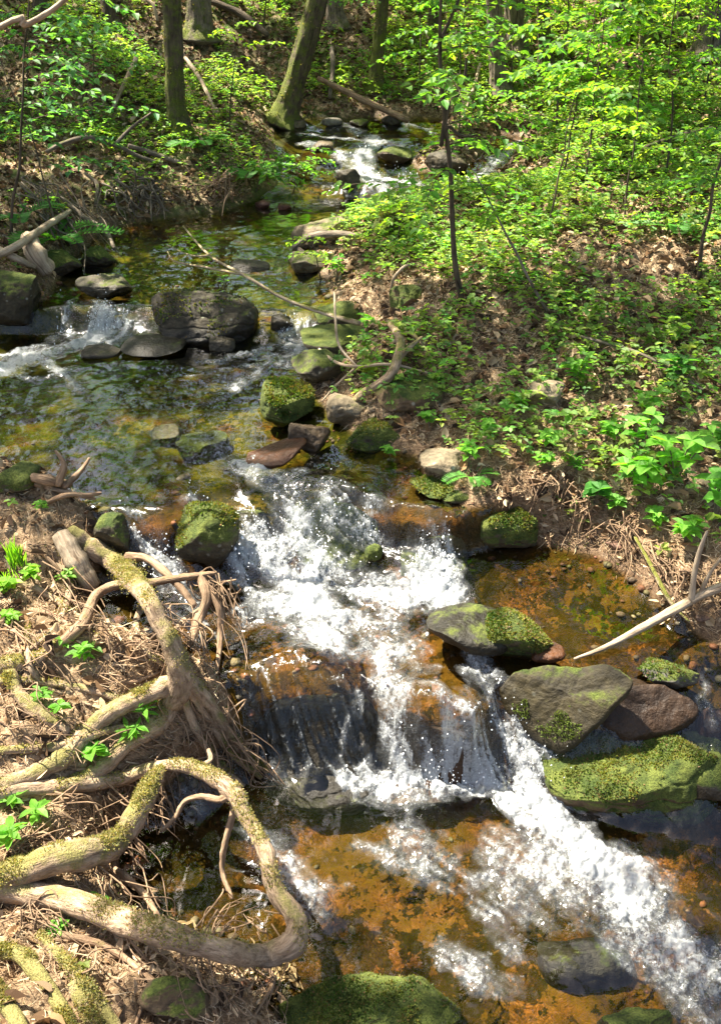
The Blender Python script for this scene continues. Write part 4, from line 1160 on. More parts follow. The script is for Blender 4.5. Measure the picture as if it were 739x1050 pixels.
# sticks in the far woods
for i, (a, b, w, s, mat) in enumerate([((140, 60), (116, 112), 6, 'pale dead stick leaning on the shaded left slope', 'wood'), ((150, 0), (162, 22), 5, 'short pale dead stick high on the left slope', 'wood'),
        ((182, 50), (222, 116), 5, 'broken dead stick lying down the slope behind the slim mossy trunk', 'wood'), ((492, 66), (473, 124), 4, 'pale straight stick propped behind the wispy sapling', 'wood'),
        ((340, 50), (338, 100), 6, 'upright dead snag between the leaning trunk and the log', 'bark'), ((545, 128), (640, 128), 7, 'dark log lying level under the leafy right-hand sprays', 'darkbark'),
        ((640, 160), (739, 130), 6, 'dark thin log lying under the leaf layers at the far right', 'darkbark'), ((620, 22), (590, 46), 4, 'pale crooked dead branch among the brightest leaves', 'wood'),
        ((595, 345), (720, 400), 4, 'grey stick lying along the shaded ground cover', 'bark')]):
    A = hit(*a, .12 if i < 5 else .05); B = hit(*b, .04)
    if abs(A[1] - B[1]) > 1.5: A = at_y(a[0], a[1], B[1] + .3)
    mid = (A + B) / 2 + np.array([.02, 0, .03])
    wood('dead_stick' if w < 7 else 'fallen_log', np.array([A, mid, B]), [w, w, w * .8], s, 'stick' if w < 7 else 'log', mat, seed=60 + i, a=.05)

# roots hanging under the cut right bank
tb = thing('bank_roots', hit(660, 585), 'tangle of thin roots hanging from the undercut right bank', 'roots')
hairs(tb, [((655, 540, .03), (655, 600, .01)), ((672, 560, .04), (690, 625, .02)), ((700, 580, .04), (722, 640, .02)), ((640, 545, .03), (648, 590, .0)), ((720, 590, .05), (739, 640, .02)), ((600, 515, .03), (590, 545, .01))], 64, 15, spread=26, rpx=(1.0, 2.8))
tb2 = thing('bank_roots', hit(565, 520), 'fringe of fine dry roots over the bank edge beside the moss-grown mound', 'roots')
hairs(tb2, [((560, 495, .03), (548, 535, .01)), ((585, 500, .03), (580, 545, .01)), ((540, 490, .03), (556, 530, .02)), ((610, 520, .03), (604, 555, .01)), ((640, 535, .03), (640, 575, .01))], 70, 16, spread=30, rpx=(.8, 2.0))
tb3 = thing('bank_roots', hit(215, 205), 'pale tangle of roots on the mud bank of the upper pool', 'roots')
hairs(tb3, [((236, 178, .12), (222, 215, .02)), ((240, 190, .10), (205, 200, .06)), ((190, 190, .1), (215, 205, .05)), ((228, 185, .12), (240, 210, .02))], 34, 17, spread=14, rpx=(1.2, 3.2))
tb4 = thing('bank_roots', hit(70, 240), 'dark mesh of roots and twigs hanging off the shaded left bank', 'roots')
hairs(tb4, [((30, 190, .12), (70, 235, .05)), ((80, 200, .12), (110, 250, .02)), ((120, 190, .1), (140, 222, .02)), ((60, 220, .1), (90, 270, .02)), ((150, 190, .1), (170, 218, .02))], 80, 18, spread=30, rpx=(1.2, 3.2), mat='bark')
# ------------------------------------------------------------------ leaves on the ground
def scatter_ground(n, accept, y0=1.15, y1=11.5, seed=0):
    rr = np.random.default_rng(seed)
    y = np.sqrt(rr.uniform(y0 ** 2, y1 ** 2, n)); x = rr.uniform(-.45, .45, n) * (y + 1.1)
    d = sdf(x, y)
    k = accept(x, y, d, rr)
    x, y, d = x[k], y[k], d[k]
    return x, y, zg(x, y), d, rr

def normals(x, y):
    e = .03
    gx = (zg(x + e, y) - zg(x - e, y)) / (2 * e); gy = (zg(x, y + e) - zg(x, y - e)) / (2 * e)
    N = np.column_stack([-gx, -gy, np.ones_like(gx)])
    return N / np.linalg.norm(N, axis=1)[:, None]

LITC = np.array([(.16, .095, .045), (.26, .165, .085), (.36, .26, .15), (.09, .05, .025), (.44, .34, .22), (.21, .12, .055), (.06, .035, .02), (.12, .07, .035), (.05, .03, .018)])
def litter():
    x, y, z, d, rr = scatter_ground(60000, lambda x, y, d, r: (d > .03) & (r.random(len(x)) < np.where((x < 0) & (y < 3.4), .55, .95)), seed=3)
    n = len(x); N = normals(x, y)
    a = rr.uniform(0, 6.28, n)
    D = np.column_stack([np.cos(a), np.sin(a), np.zeros(n)]); D -= N * (D * N).sum(1)[:, None]
    D += N * rr.normal(.12, .25, n)[:, None]
    Nn = N + rr.normal(0, .35, (n, 3))
    l = rr.uniform(.022, .066, n); C = LITC[rr.integers(0, len(LITC), n)] * rr.uniform(.6, 1.25, (n, 1))
    V, Q, Cc = leaf_arrays(np.column_stack([x, y, z + .003 + rr.random(n) * .012]), D, Nn, l, l * rr.uniform(.4, .7, n), C, fold=.3, droop=.3)
    link('fallen_leaves', mesh('fallen_leaves', V, Q, M['litter'], smooth=False, colors={'col': Cc}), kind='stuff', label='dry brown leaves strewn over the forest floor', cat='leaf litter')
litter()

def bank_scraps():
    """pale curled leaves and bark scraps caught under the looping root"""
    rr = np.random.default_rng(21); L = Leaves()
    for (cx, cy, sx, sy, n) in [(225, 1010, 60, 26, 170), (150, 985, 40, 20, 50), (90, 860, 40, 14, 40), (60, 600, 40, 30, 40), (130, 655, 40, 20, 40), (290, 1000, 16, 12, 30), (180, 960, 30, 12, 40), (610, 470, 60, 30, 90), (690, 620, 30, 20, 40), (560, 520, 40, 20, 50)]:
        for i in range(n):
            p = hitg(rr.normal(cx, sx * .6), rr.normal(cy, sy * .6), .004) + [0, 0, rr.uniform(0, .03)]
            l = rr.uniform(.015, .045); L.add(p, rr.normal(0, 1, 3) * [1, 1, .5], rr.normal(0, .5, 3) + [0, 0, .8], l, l * rr.uniform(.25, .6), np.array([.46, .33, .20]) * rr.uniform(.5, 1.2))
    o = L.build('bark_scraps', M['litter']); tag(o, 'pale curled leaves and bark scraps on the bank edges', 'leaf litter', kind='stuff')
bank_scraps()

def needles():
    """needles, bits of twig and rootlets matted on the near banks"""
    def acc(x, y, d, r):
        nearl = (x < .1) & (y < 3.6)
        pm = sstep(.36, .56, fbm(np.column_stack([x, y]) * 3.1, 3, 19))
        return (d > .01) & (r.random(len(x)) < np.where(nearl, .25 + .75 * pm, np.where(y < 5.2, np.where(d < .35, .75, .40 * np.exp(-np.maximum(d - .5, 0))), .04)))
    rr0 = np.random.default_rng(5)
    n0 = 330000
    y = np.sqrt(rr0.uniform(1.1 ** 2, 6.5 ** 2, n0)); x = rr0.uniform(-.45, .45, n0) * (y + 1.1)
    d = sdf(x, y); k = acc(x, y, d, rr0); x, y, d = x[k], y[k], d[k]
    z = zg(x, y); n = len(x); N = normals(x, y); rr = rr0
    a = rr.uniform(0, 6.28, n)
    D = np.column_stack([np.cos(a), np.sin(a), np.zeros(n)]); D -= N * (D * N).sum(1)[:, None]
    D /= np.linalg.norm(D, axis=1)[:, None]
    D += N * rr.normal(.04, .16, n)[:, None]
    L = np.clip(rr.lognormal(math.log(.026), .55, n), .01, .13)[:, None]; w = (np.clip(rr.lognormal(math.log(.0009), .45, n), .0005, .0035))[:, None]
    S = np.cross(D, N); S /= np.linalg.norm(S, axis=1)[:, None]
    B = np.column_stack([x, y, z + .003 + rr.random(n) * .010])
    bend = N * (L * rr.normal(.03, .10, (n, 1))) + S * (L * rr.normal(0, .10, (n, 1)))
    m = B + D * L * .5 + bend; e = B + D * L
    U = np.cross(S, D)
    V = np.stack([B - S * w, B + S * w, B + U * w * 1.4, m - S * w, m + S * w, m + U * w * 1.4, e], 1).reshape(-1, 3)
    k = np.arange(n)[:, None, None] * 7
    Q = (k + np.array([[[0, 2, 5, 3], [2, 1, 4, 5]]])).reshape(-1, 4)
    T = (k + np.array([[[3, 5, 6], [5, 4, 6]]])).reshape(-1, 3)
    pal = np.array([(.28, .185, .10), (.42, .30, .175), (.17, .105, .055), (.52, .41, .27), (.32, .21, .115), (.09, .058, .03)])
    C = pal[rr.integers(0, len(pal), n)] * rr.uniform(.7, 1.2, (n, 1))
    link('needle_litter', mesh('needle_litter', V, [Q, T], M['needle'], smooth=False, colors={'col': np.repeat(C, 7, 0)}), kind='stuff', label='tan spruce needles and twig bits matted on the near banks', cat='needle litter')
needles()

def moss_mat():
    """moss cushions on the left slope and in patches of the bank"""
    def acc(x, y, d, r):
        P = np.column_stack([x, y])
        m = fbm(P * 2.3, 4, 61)
        return (d > .01) & (r.random(len(x)) < sstep(.50, .62, m + np.where((x < 0) & (y > 5), .15, np.where((x < 0), -.015, -.01))))
    x, y, z, d, rr = scatter_ground(80000, acc, seed=8)
    n = len(x); N = normals(x, y)
    D = N * .7 + rr.normal(0, .5, (n, 3)); l = rr.uniform(.006, .013, n) * (.7 + .16 * y)
    C = np.array([.115, .15, .022])[None] * rr.uniform(.45, 1.25, (n, 1)); C[:, 0] *= rr.uniform(.7, 1.3, n)
    V, Q, Cc = leaf_arrays(np.column_stack([x, y, z]), D, rr.normal(0, 1, (n, 3)), l, l * .55, C)
    link('bank_moss', mesh('bank_moss', V, Q, M['moss'], smooth=False, colors={'col': Cc}), kind='stuff', label='yellow-green moss in patches on the banks', cat='moss')
moss_mat()

GREEN = np.array([.10, .185, .032])
def gcol(rr, n, v=.35, base=GREEN):
    c = base[None] * rr.uniform(1 - v, 1 + v, (n, 1))
    c[:, 0] *= rr.uniform(.7, 1.55, n); c[:, 2] *= rr.uniform(.7, 1.5, n)
    return c

def ground_cover():
    def dens(x, y, d):
        P = np.column_stack([x, y])
        m = fbm(P * 1.25, 4, 71)
        right = x > (-.1 + .02 * y)
        q = np.where(right, sstep(.39, .58, m + .10 * sstep(.3, 1.0, d) + .05 * sstep(5, 8, y)), sstep(.52, .68, m + .06 * sstep(5.0, 7, y)) * .8)
        q = np.where((~right) & (y < 3.6), 0.012, q)
        q = q * sstep(.03, .26, d)
        q = np.where(right & (y < 3.9), q * .7, q)
        return q
    x, y, z, d, rr = scatter_ground(78000, lambda x, y, d, r: r.random(len(x)) < dens(x, y, d), seed=12)
    n = len(x)
    L = Leaves(); st = []
    big = rr.random(n) < .16
    for i in range(n):
        h = rr.uniform(.03, .10) * (1.5 if big[i] else 1)
        base = np.array([x[i], y[i], z[i]]); top = base + np.array([rr.normal(0, .02), rr.normal(0, .02), h])
        k = rr.integers(3, 6); a0 = rr.uniform(0, 6.28)
        sz = rr.uniform(.016, .034) * (1.45 if big[i] else 1)
        bc = GREEN * rr.uniform(.75, 1.5) * np.array([rr.uniform(.75, 1.5), 1, rr.uniform(.8, 1.6)])
        for q in range(k):
            a = a0 + 6.283 * q / k + rr.normal(0, .25)
            D = np.array([math.cos(a), math.sin(a), rr.normal(.05, .25)])
            L.add(top + np.array([0, 0, rr.normal(0, .008)]), D, np.array([rr.normal(0, .2), rr.normal(0, .2), 1]), sz * rr.uniform(.8, 1.2), sz * rr.uniform(.55, .8), bc * rr.uniform(.85, 1.15))
    V, Q, Cc = L.arrays((0, 0, 0))
    link('ground_cover', mesh('ground_cover', V, Q, M['leafthin'], smooth=False, colors={'col': Cc}), kind='stuff', label='low small-leaved green plants carpeting the banks', cat='ground cover')
ground_cover()

# ------------------------------------------------------------------ single small plants
def fern(px, py, size, label, seed, nf=8, col=(.07, .19, .03), tilt=.5, lift=0.):
    rr = np.random.default_rng(seed); b = hit(px, py, lift); t = thing('fern', b, label, 'fern')
    for f in range(nf):
        az = 6.283 * f / nf + rr.normal(0, .25); ln = size * rr.uniform(.7, 1.1)
        H = np.array([math.cos(az), math.sin(az), 0]); s = np.linspace(0, 1, 16)
        up = rr.uniform(.45, .9) * tilt * 1.6
        pts = np.outer(s * ln * .9, H) + np.outer(ln * (up * s - .75 * up * s ** 2), [0, 0, 1])
        L = Leaves(); S = np.cross(H, [0, 0, 1])
        for i in range(2, 16):
            T = unit(pts[i] - pts[i - 1]); w = ln * .30 * math.sin(math.pi * min(1, .15 + .85 * (1 - s[i])) ** .8) + .004
            for sg in (-1, 1):
                L.add(pts[i], S * sg + T * .35, np.cross(S, T) * -1 + rr.normal(0, .12, 3), w * .8, ln * .055, np.array(col) * rr.uniform(.75, 1.25))
        fr = L.build('frond', M['leafthin'], t)
        mb = MB(); mb.tube(pts, np.linspace(.0022, .0006, 16) * size / .25, 4, 1); mb.build('frond_stem', M['bark'], fr)
    return t
fern(58, 248, .42, 'green fern drooping over the shaded left bank above the broken log', 1, 8)
fern(482, 490, .15, 'small bright fern beside the pale angular stone', 2, 7)
fern(22, 225, .34, 'dim fern at the left edge above the fallen branch', 3, 7, (.05, .15, .03))
fern(262, 180, .34, 'fern on the mossy mound under the leaning trunk', 4, 8)
fern(690, 235, .28, 'fern on the open right slope among pale leaf litter', 5, 7)
fern(205, 150, .34, 'feathery fern at the foot of the slim mossy trunk', 6, 8)

def herb(px, py, h, ns, leaf, label, seed, col=(.10, .23, .03), name='seedling', cat='plant', lift=0., spread=.5, wfac=.5, whorls=2, group=None):
    """upright plant: ns stems with pairs or whorls of leaves"""
    rr = np.random.default_rng(seed); b = hit(px, py, lift); t = thing(name, b, label, cat, group)
    L = Leaves(); mb = MB()
    for s in range(ns):
        a = rr.uniform(0, 6.28); o = np.array([math.cos(a), math.sin(a), 0]) * h * spread * rr.uniform(.15, .8)
        top = o + np.array([0, 0, h * rr.uniform(.7, 1.1)])
        P = np.array([[0, 0, 0], o * .35 + [0, 0, top[2] * .5], top]); mb.tube(P, [h * .016, h * .014, h * .009], 5, 3, a=-.2)
        for wv in range(whorls):
            f = 1 - wv * .32; c = P[1] + (P[2] - P[1]) * (2 * f - 1) if f > .5 else P[1] * f * 2
            k = rr.integers(3, 5) if wv == 0 else 2
            a0 = rr.uniform(0, 6.28)
            for q in range(k):
                an = a0 + 6.283 * q / k + rr.normal(0, .2); D = np.array([math.cos(an), math.sin(an), rr.uniform(-.1, .35)])
                l = leaf * rr.uniform(.75, 1.15); L.add(c, D, np.array([rr.normal(0, .2), rr.normal(0, .2), 1]), l, l * wfac, np.array(col) * rr.uniform(.8, 1.2))
    mb.build('stem', M['leafthin'] if False else M['bark'], t); L.build('foliage', M['leafthin'], t)
    return t
herb(92, 680, .07, 3, .045, 'small bright seedling on the roots beside the dark hollow', 1)
herb(70, 668, .05, 2, .035, 'tiny seedling just behind the one at the dark hollow', 2)
herb(14, 868, .07, 2, .055, 'broad-leaved seedling at the left edge above the thick mossy root', 3)
herb(38, 846, .07, 2, .050, 'three-leaved seedling in the shade of the mossy root', 4)
herb(152, 740, .08, 4, .045, 'bright weed tuft on the top of the root bank', 5, wfac=.32)
herb(138, 765, .07, 4, .045, 'narrow-leaved weed hanging over the hollow under the roots', 6, wfac=.30)
herb(102, 778, .05, 2, .05, 'round-leaved seedling at the middle of the root bank', 7, wfac=.8)
herb(45, 722, .05, 3, .035, 'pair of tiny seedlings between two mossy roots', 8)
herb(64, 735, .05, 2, .035, 'tiny seedling in the needles beside the mossy root fork', 9)
herb(10, 610, .06, 6, .035, 'patch of clover-like leaves at the sunlit left edge', 10, (.14, .26, .03), wfac=.8)
herb(35, 598, .06, 6, .035, 'pale green weeds under the tuft of grass', 11, (.14, .26, .03), wfac=.6)
herb(68, 602, .06, 4, .035, 'little weeds beside the weathered chunk of wood', 12, (.12, .24, .03))
herb(15, 640, .05, 5, .035, 'low weeds in the needles at the left edge', 13, (.12, .24, .03))
herb(45, 530, .06, 3, .03, 'seedling at the top of the root bank by the splintered wood', 14)
herb(16, 828, .05, 2, .045, 'one seedling under the mossy root at the left edge', 15)
herb(60, 960, .04, 4, .03, 'small moss-green weeds below the thick looping root', 16)
herb(105, 935, .04, 4, .03, 'little green weeds under the looping root', 17)
herb(655, 515, .20, 5, .075, 'leafy plant with broad pale green leaves over the undercut bank', 18, (.12, .27, .04), 'leafy_plant', wfac=.72)
herb(690, 500, .22, 5, .075, 'leafy plant with big sunlit leaves on the rim of the right bank', 19, (.13, .28, .04), 'leafy_plant', wfac=.72)
herb(730, 540, .22, 5, .075, 'leafy plant at the right edge above the forked stick', 20, (.10, .25, .04), 'leafy_plant', wfac=.7)
herb(608, 520, .10, 3, .06, 'round-leaved plant low on the bank edge beside the leafy plants', 21, (.05, .15, .03), 'leafy_plant', wfac=.8)
herb(652, 470, .20, 5, .06, 'pale plant with small leaves behind the leafy plants', 22, (.13, .28, .05), 'leafy_plant', wfac=.65)
herb(590, 490, .07, 9, .03, 'bushy tuft of moss-green weeds on the dry bank top', 23, (.07, .19, .02), wfac=.3)
herb(480, 480, .10, 5, .05, 'bright leafy sprig beside the small fern', 24, (.13, .30, .04))
herb(530, 430, .12, 6, .05, 'leafy plant in the middle of the right bank', 25, name='leafy_plant')
herb(590, 400, .14, 6, .055, 'leafy plant beside the weathered pale stone', 26, name='leafy_plant')
herb(690, 400, .16, 7, .06, 'leafy plant on the shaded right slope', 27, (.06, .17, .03), name='leafy_plant')
herb(560, 460, .07, 4, .05, 'pale sprig on the dry bank above the moss-grown mound', 28, (.12, .26, .04))
herb(372, 345, .10, 3, .05, 'bright sprig hanging beside the bent bank root', 29, (.13, .3, .04))
herb(345, 290, .16, 3, .055, 'sprig with pale leaves at the water edge below the gravel bar', 30, (.12, .3, .05))
herb(230, 300, .1, 1, .04, 'thin sprig on the top of the mid-stream boulder', 31, lift=.02)

for i, (px, py, h, ns, lf, lab) in enumerate([
    (556, 482, .06, 5, .035, 'low green tuft where the fine roots hang beside the amber pool'), (630, 530, .07, 4, .045, 'small round leaves on the lip of the undercut right bank'),
    (700, 560, .10, 6, .05, 'sunny green sprigs among the roots above the pale forked stick'), (672, 545, .08, 5, .04, 'little pale weeds rooted in the face of the right bank'),
    (500, 450, .08, 5, .04, 'small leafy weeds in the litter above the pale angular stone'), (620, 455, .10, 6, .045, 'leafy weeds in the open litter behind the rim of the right bank'),
    (730, 470, .14, 6, .055, 'leafy weeds at the right edge behind the broad-leaved plants'), (660, 430, .12, 6, .05, 'leafy weeds on the right slope above the broad-leaved plants'),
    (400, 470, .05, 4, .03, 'tiny weeds by the waterline under the green mossy boulder'), (440, 440, .07, 4, .04, 'small weeds in the dry litter behind the green mossy boulder')]):
    herb(px, py, h, ns, lf, lab, 60 + i, (.11, .25, .035), wfac=.6)

def grass(px, py, n, h, label, seed):
    rr = np.random.default_rng(seed); b = hit(px, py); L = Leaves()
    for i in range(n):
        p = b + np.array([rr.normal(0, .02), rr.normal(0, .02), 0])
        L.add(p, np.array([rr.normal(0, .12), rr.normal(0, .12), 1]), np.array([rr.normal(0, 1), rr.normal(0, 1), .1]), h * rr.uniform(.6, 1.2), .0045, np.array([.16, .30, .03]) * rr.uniform(.8, 1.2))
    o = L.build('grass_tuft', M['leafthin'], None, origin=tuple(b)); tag(o, label, 'grass'); return o
grass(20, 582, 42, .11, 'bright upright tuft of grass on the sunlit root bank', 1)
grass(8, 600, 16, .07, 'small thin tuft of grass at the left edge', 2)
# ------------------------------------------------------------------ young trees with flat layers of leaves
def spray(L, mb, rr, P0, az, length, leaf, droop, col, twig_r, dens=1.0):
    """one side branch: leaves held flat along it and its twigs"""
    n = 7
    H = np.array([math.cos(az), math.sin(az), 0.])
    s = np.linspace(0, 1, n)
    curve = rr.normal(0, .18)
    S = np.array([-H[1], H[0], 0.])
    pts = P0 + np.outer(s * length, H) + np.outer(curve * length * s ** 2, S) + np.outer(length * (.25 * s - droop * s ** 2), [0, 0, 1])
    mb.tube(pts, np.linspace(twig_r, twig_r * .3, n), 4, 1, a=0)
    step = leaf * .62
    def run(pts_, wmax):
        seg = np.linalg.norm(np.diff(pts_, axis=0), axis=1); tot = seg.sum(); cum = np.concatenate([[0], np.cumsum(seg)])
        q = step; sg = 1
        while q < tot:
            p = np.array([np.interp(q, cum, pts_[:, k]) for k in range(3)])
            i = min(np.searchsorted(cum, q), len(pts_) - 1); T = unit(pts_[i] - pts_[i - 1])
            Sd = unit(np.cross(T, [0, 0, 1])) * sg
            if rr.random() < dens:
                l = leaf * rr.uniform(.65, 1.15)
                L.add(p + rr.normal(0, .006, 3), Sd * .85 + T * .55 + np.array([0, 0, rr.normal(-.08, .18)]), np.array([rr.normal(0, .22), rr.normal(0, .22), 1.0]), l, l * rr.uniform(.5, .66), col * rr.uniform(.75, 1.25) * np.array([rr.uniform(.8, 1.35), 1, rr.uniform(.8, 1.3)]))
            sg = -sg; q += step * rr.uniform(.7, 1.2)
    run(pts, 0)
    for i in range(1, n - 1):
        for sg in (-1, 1):
            if rr.random() < .25: continue
            tl = length * .42 * (1 - s[i] * .7) * rr.uniform(.6, 1.1)
            T = unit(pts[i + 1] - pts[i]); D = unit(T * .7 + np.cross(T, [0, 0, 1]) * sg * .8 + np.array([0, 0, rr.normal(-.05, .1)]))
            tp = np.array([pts[i], pts[i] + D * tl * .5 + [0, 0, .01], pts[i] + D * tl - [0, 0, tl * .12]])
            mb.tube(tp, [twig_r * .5, twig_r * .35, twig_r * .15], 3, 1, a=0)
            run(tp, 0)

def sapling(base, top, r0, label, seed, nb=9, blen=.5, leaf=.05, zr=(.3, 1.0), col=GREEN, az0=None, azs=3.14, name='sapling', cat='young tree', bend=.03, mat='darkbark', dens=1.0, droop=.35, group=None, sweep=0.0):
    rr = np.random.default_rng(seed)
    base = np.asarray(base, float); top = np.asarray(top, float)
    t = thing(name, base, label, cat, group)
    n = 8; s = np.linspace(0, 1, n)
    ax = top - base; ln = np.linalg.norm(ax)
    w = np.cumsum(rr.normal(0, bend * ln * .35, (n, 3)), 0); w -= np.outer(s, w[-1]) + np.outer(1 - s, w[0]); w[:, 2] *= .2
    P = np.outer(s, ax) + w
    P[:, 0] += sweep * ((1 - s) ** 3 - (1 - s))
    mb = MB(); mb.tube(P, r0 * (1 - .65 * s), 8, 4, .08, seed, a=.08)
    mb.build('trunk', M[mat], t)
    L = Leaves(); bb = MB()
    for b in range(nb):
        f = zr[0] + (zr[1] - zr[0]) * (b + rr.uniform(.1, .9)) / nb
        p = np.array([np.interp(f, s, P[:, k]) for k in range(3)])
        az = (az0 + rr.uniform(-azs, azs)) if az0 is not None else b * 2.4 + rr.normal(0, .4)
        spray(L, bb, rr, p, az, blen * (1.15 - .6 * f) * rr.uniform(.7, 1.25), leaf, droop * rr.uniform(.5, 1.3), np.asarray(col), max(.0025, r0 * .22), dens)
    bb.build('branches', M[mat], t); L.build('foliage', M['leafthin'], t)
    return t

YG = np.array([.13, .24, .024]); MG = np.array([.075, .18, .026]); DG = np.array([.06, .16, .045])
def gs(px, py, h, lab, seed, lean=(0, 0), r=.012, **k):
    b = hit(px, py, -.02); return sapling(b, b + np.array([lean[0], lean[1], h]), r, lab, seed, **k)

# the slim sapling in front of the gravel bar
b = hit(474, 314, -.02)
slim = sapling(b, at_y(456, -60, b[1] - .15), .016, 'slim dark sapling standing beside the gravel bar with a hooked side branch', 101, nb=15, blen=.75, leaf=.05, zr=(.30, 1.0), col=MG, bend=.02, az0=.6, azs=2.6, sweep=.16)
yb = b[1] - .08
for pts, w in (([(452, 150), (458, 115), (470, 92), (476, 80), (478, 60)], [6, 6, 5, 4, 3]), ([(454, 142), (460, 130), (468, 137), (478, 140), (490, 138)], [4, 4, 4, 3, 2]), ([(452, 40), (462, 18), (470, 0)], [5, 4, 4])):
    P = np.array([at_y(x, y, yb) for x, y in pts]); mb = MB(slim.location); mb.tube(P, wid(P, w), 7, 5, .05, 3, a=0); mb.build('side_branch', M['darkbark'], slim)
sapling(hit(562, 322), at_y(488, 180, hit(562, 322)[1] + .25), .009, 'thin brown stem leaning over the right bank behind the slim sapling', 102, nb=5, blen=.35, leaf=.045, zr=(.5, 1), col=YG, mat='bark', bend=.015)
sapling(hit(716, 288), at_y(748, 110, hit(716, 288)[1]), .012, 'thin dark sapling at the right edge of the open slope', 103, nb=6, blen=.5, leaf=.05, zr=(.45, 1), col=MG)
sapling(hit(12, 240), at_y(30, -30, hit(12, 240)[1]), .010, 'wiry dark sapling at the left edge behind the fallen branch', 104, nb=10, blen=.75, leaf=.06, zr=(.35, 1), col=DG, az0=.2, azs=1.2)
sapling(hit(68, 262, -.02), at_y(0, 60, hit(68, 262)[1] + .5), .008, 'thin stem curving up from the dark roots of the left bank', 105, nb=5, blen=.6, leaf=.06, zr=(.4, 1), col=DG)

SAP = [  # px, py of the base, height, lean, branches, reach, leaf, colour, label
    (560, 240, .75, (.1, .1), 6, .55, .052, YG, 'bushy sapling on the sunny slope behind the thin brown stem'),
    (640, 226, .85, (0, .1), 6, .65, .055, YG, 'wide leafy sapling in the middle of the right slope'),
    (600, 196, 1.2, (0, .1), 11, .95, .058, MG, 'sapling with level leaf layers under the pale crooked branch'),
    (680, 190, 1.3, (-.1, .1), 11, 1.0, .060, YG, 'sapling with glowing yellow-green layers at the upper right'),
    (575, 186, 1.1, (.1, 0), 9, .7, .055, MG, 'sapling leaning over the side fall'),
    (745, 180, 1.4, (-.1, 0), 11, 1.0, .06, MG, 'sapling half out of view at the upper right edge'),
    (470, 145, 1.3, (0, .2), 10, .9, .060, MG, 'wispy sapling behind the upper rapids'),
    (570, 140, 1.5, (0, .2), 12, 1.1, .064, YG, 'taller sapling beyond the side fall in bright light'),
    (650, 130, 1.5, (0, .2), 12, 1.2, .066, YG, 'brightest sapling before the far pale trunks'),
    (720, 120, 1.6, (0, .2), 12, 1.2, .066, YG, 'sapling under the birch trunk at the top right'),
    (520, 100, 1.6, (0, .2), 11, 1.1, .066, YG, 'sapling in front of the lichen-grey trunk'),
    (430, 95, 1.4, (0, .2), 9, .9, .062, MG, 'sapling beside the dark twin trunks above the log'),
    (610, 80, 1.7, (0, .2), 12, 1.2, .07, YG, 'far sapling between the pale trunks on the right'),
    (95, 112, .6, (.1, 0), 8, .6, .06, DG, 'blue-green sapling spreading over the shaded left slope'),
    (30, 98, .6, (.1, 0), 8, .6, .064, DG, 'blue-green sapling at the left edge of the slope'),
    (235, 130, .8, (.1, 0), 5, .5, .06, YG, 'small sapling with glowing leaves left of the leaning trunk'),
    (300, 200, .35, (.1, -.1), 5, .45, .05, MG, 'low leafy sprig reaching over the water by the muddy spit'),
    (262, 200, .3, (.1, -.1), 5, .40, .048, MG, 'low leafy sprig on the bank behind the muddy spit'),
    (270, 40, 1.2, (.1, 0), 6, .7, .07, MG, 'far sapling between the stout pale trunk and the leaning trunk'),
    (400, 265, .35, (.1, 0), 7, .35, .045, YG, 'low leafy shoot on the gravel bar in front of the green hump'),
    (330, 290, .30, (-.05, -.05), 4, .30, .045, YG, 'low shoot leaning over the pool from the gravel bar'),
]
for i, (px, py, h, lean, nb, bl, lf, c, lab) in enumerate(SAP):
    gs(px, py, h, lab, 200 + i, lean, .004 + .0035 * h, nb=nb + 1, blen=bl, leaf=lf * (.72, .95, 1.2, .82, 1.05)[i % 5], col=c, zr=(.42, 1.0))

# ------------------------------------------------------------------ big trees: trunks in view, crowns overhead that shade the valley
TREES = [  # base px, py, width px, top px at py=0 or lean, bark, moss, label
    (182, 140, 24, -6, 'darkbark', .42, 'slim dark mossy trunk rising from the sunny left bank'),
    (205, 42, 30, -2, 'bark', .34, 'stout pale brown trunk with a moss-green foot on the left slope'),
    (290, 128, 28, 36, 'darkbark', .40, 'mossy trunk leaning to the right beside the far pool'),
    (112, 26, 16, -4, 'darkbark', .2, 'thin black trunk high on the left slope'),
    (383, 94, 16, 10, 'darkbark', .45, 'green mossy thin trunk behind the fallen log'),
    (512, 98, 20, -6, 'bark', .2, 'lichen-grey trunk behind the wispy sapling'),
    (528, 60, 22, -2, 'bark', .15, 'pale grey trunk next to the lichen-grey trunk'),
    (560, 80, 16, -4, 'darkbark', .35, 'short dark mossy trunk beyond the side fall'),
    (662, 50, 16, -4, 'bark', .45, 'mossy-footed pale trunk at the upper right'),
    (632, 38, 20, 2, 'darkbark', .1, 'dark trunk between the two pale trunks at the upper right'),
    (722, 62, 24, 8, 'bark', .05, 'whitish birch-like trunk near the top right corner'),
    (700, 30, 12, 2, 'darkbark', .2, 'thin dark trunk beside the whitish trunk'),
    (445, 40, 16, 2, 'darkbark', .3, 'dark trunk high behind the slim sapling'),
    (40, 30, 14, 4, 'darkbark', .3, 'dark trunk at the top left corner'),
    (345, 30, 18, -4, 'bark', .25, 'grey trunk on the far slope behind the leaning trunk'),
]
TB = []
for (px, py, w, lean, bk, ms, lab) in TREES:
    b = hit(px, py, -.03)
    dist = np.linalg.norm(b - np.array([0, 0, HC])); r = w * .35 / FPX * dist
    topp = at_y(px + lean, 0 if py > 60 else -60, b[1])
    d = topp - b; d = d / max(d[2], .2)
    TB.append((b, d, r, bk, ms, lab, dist))

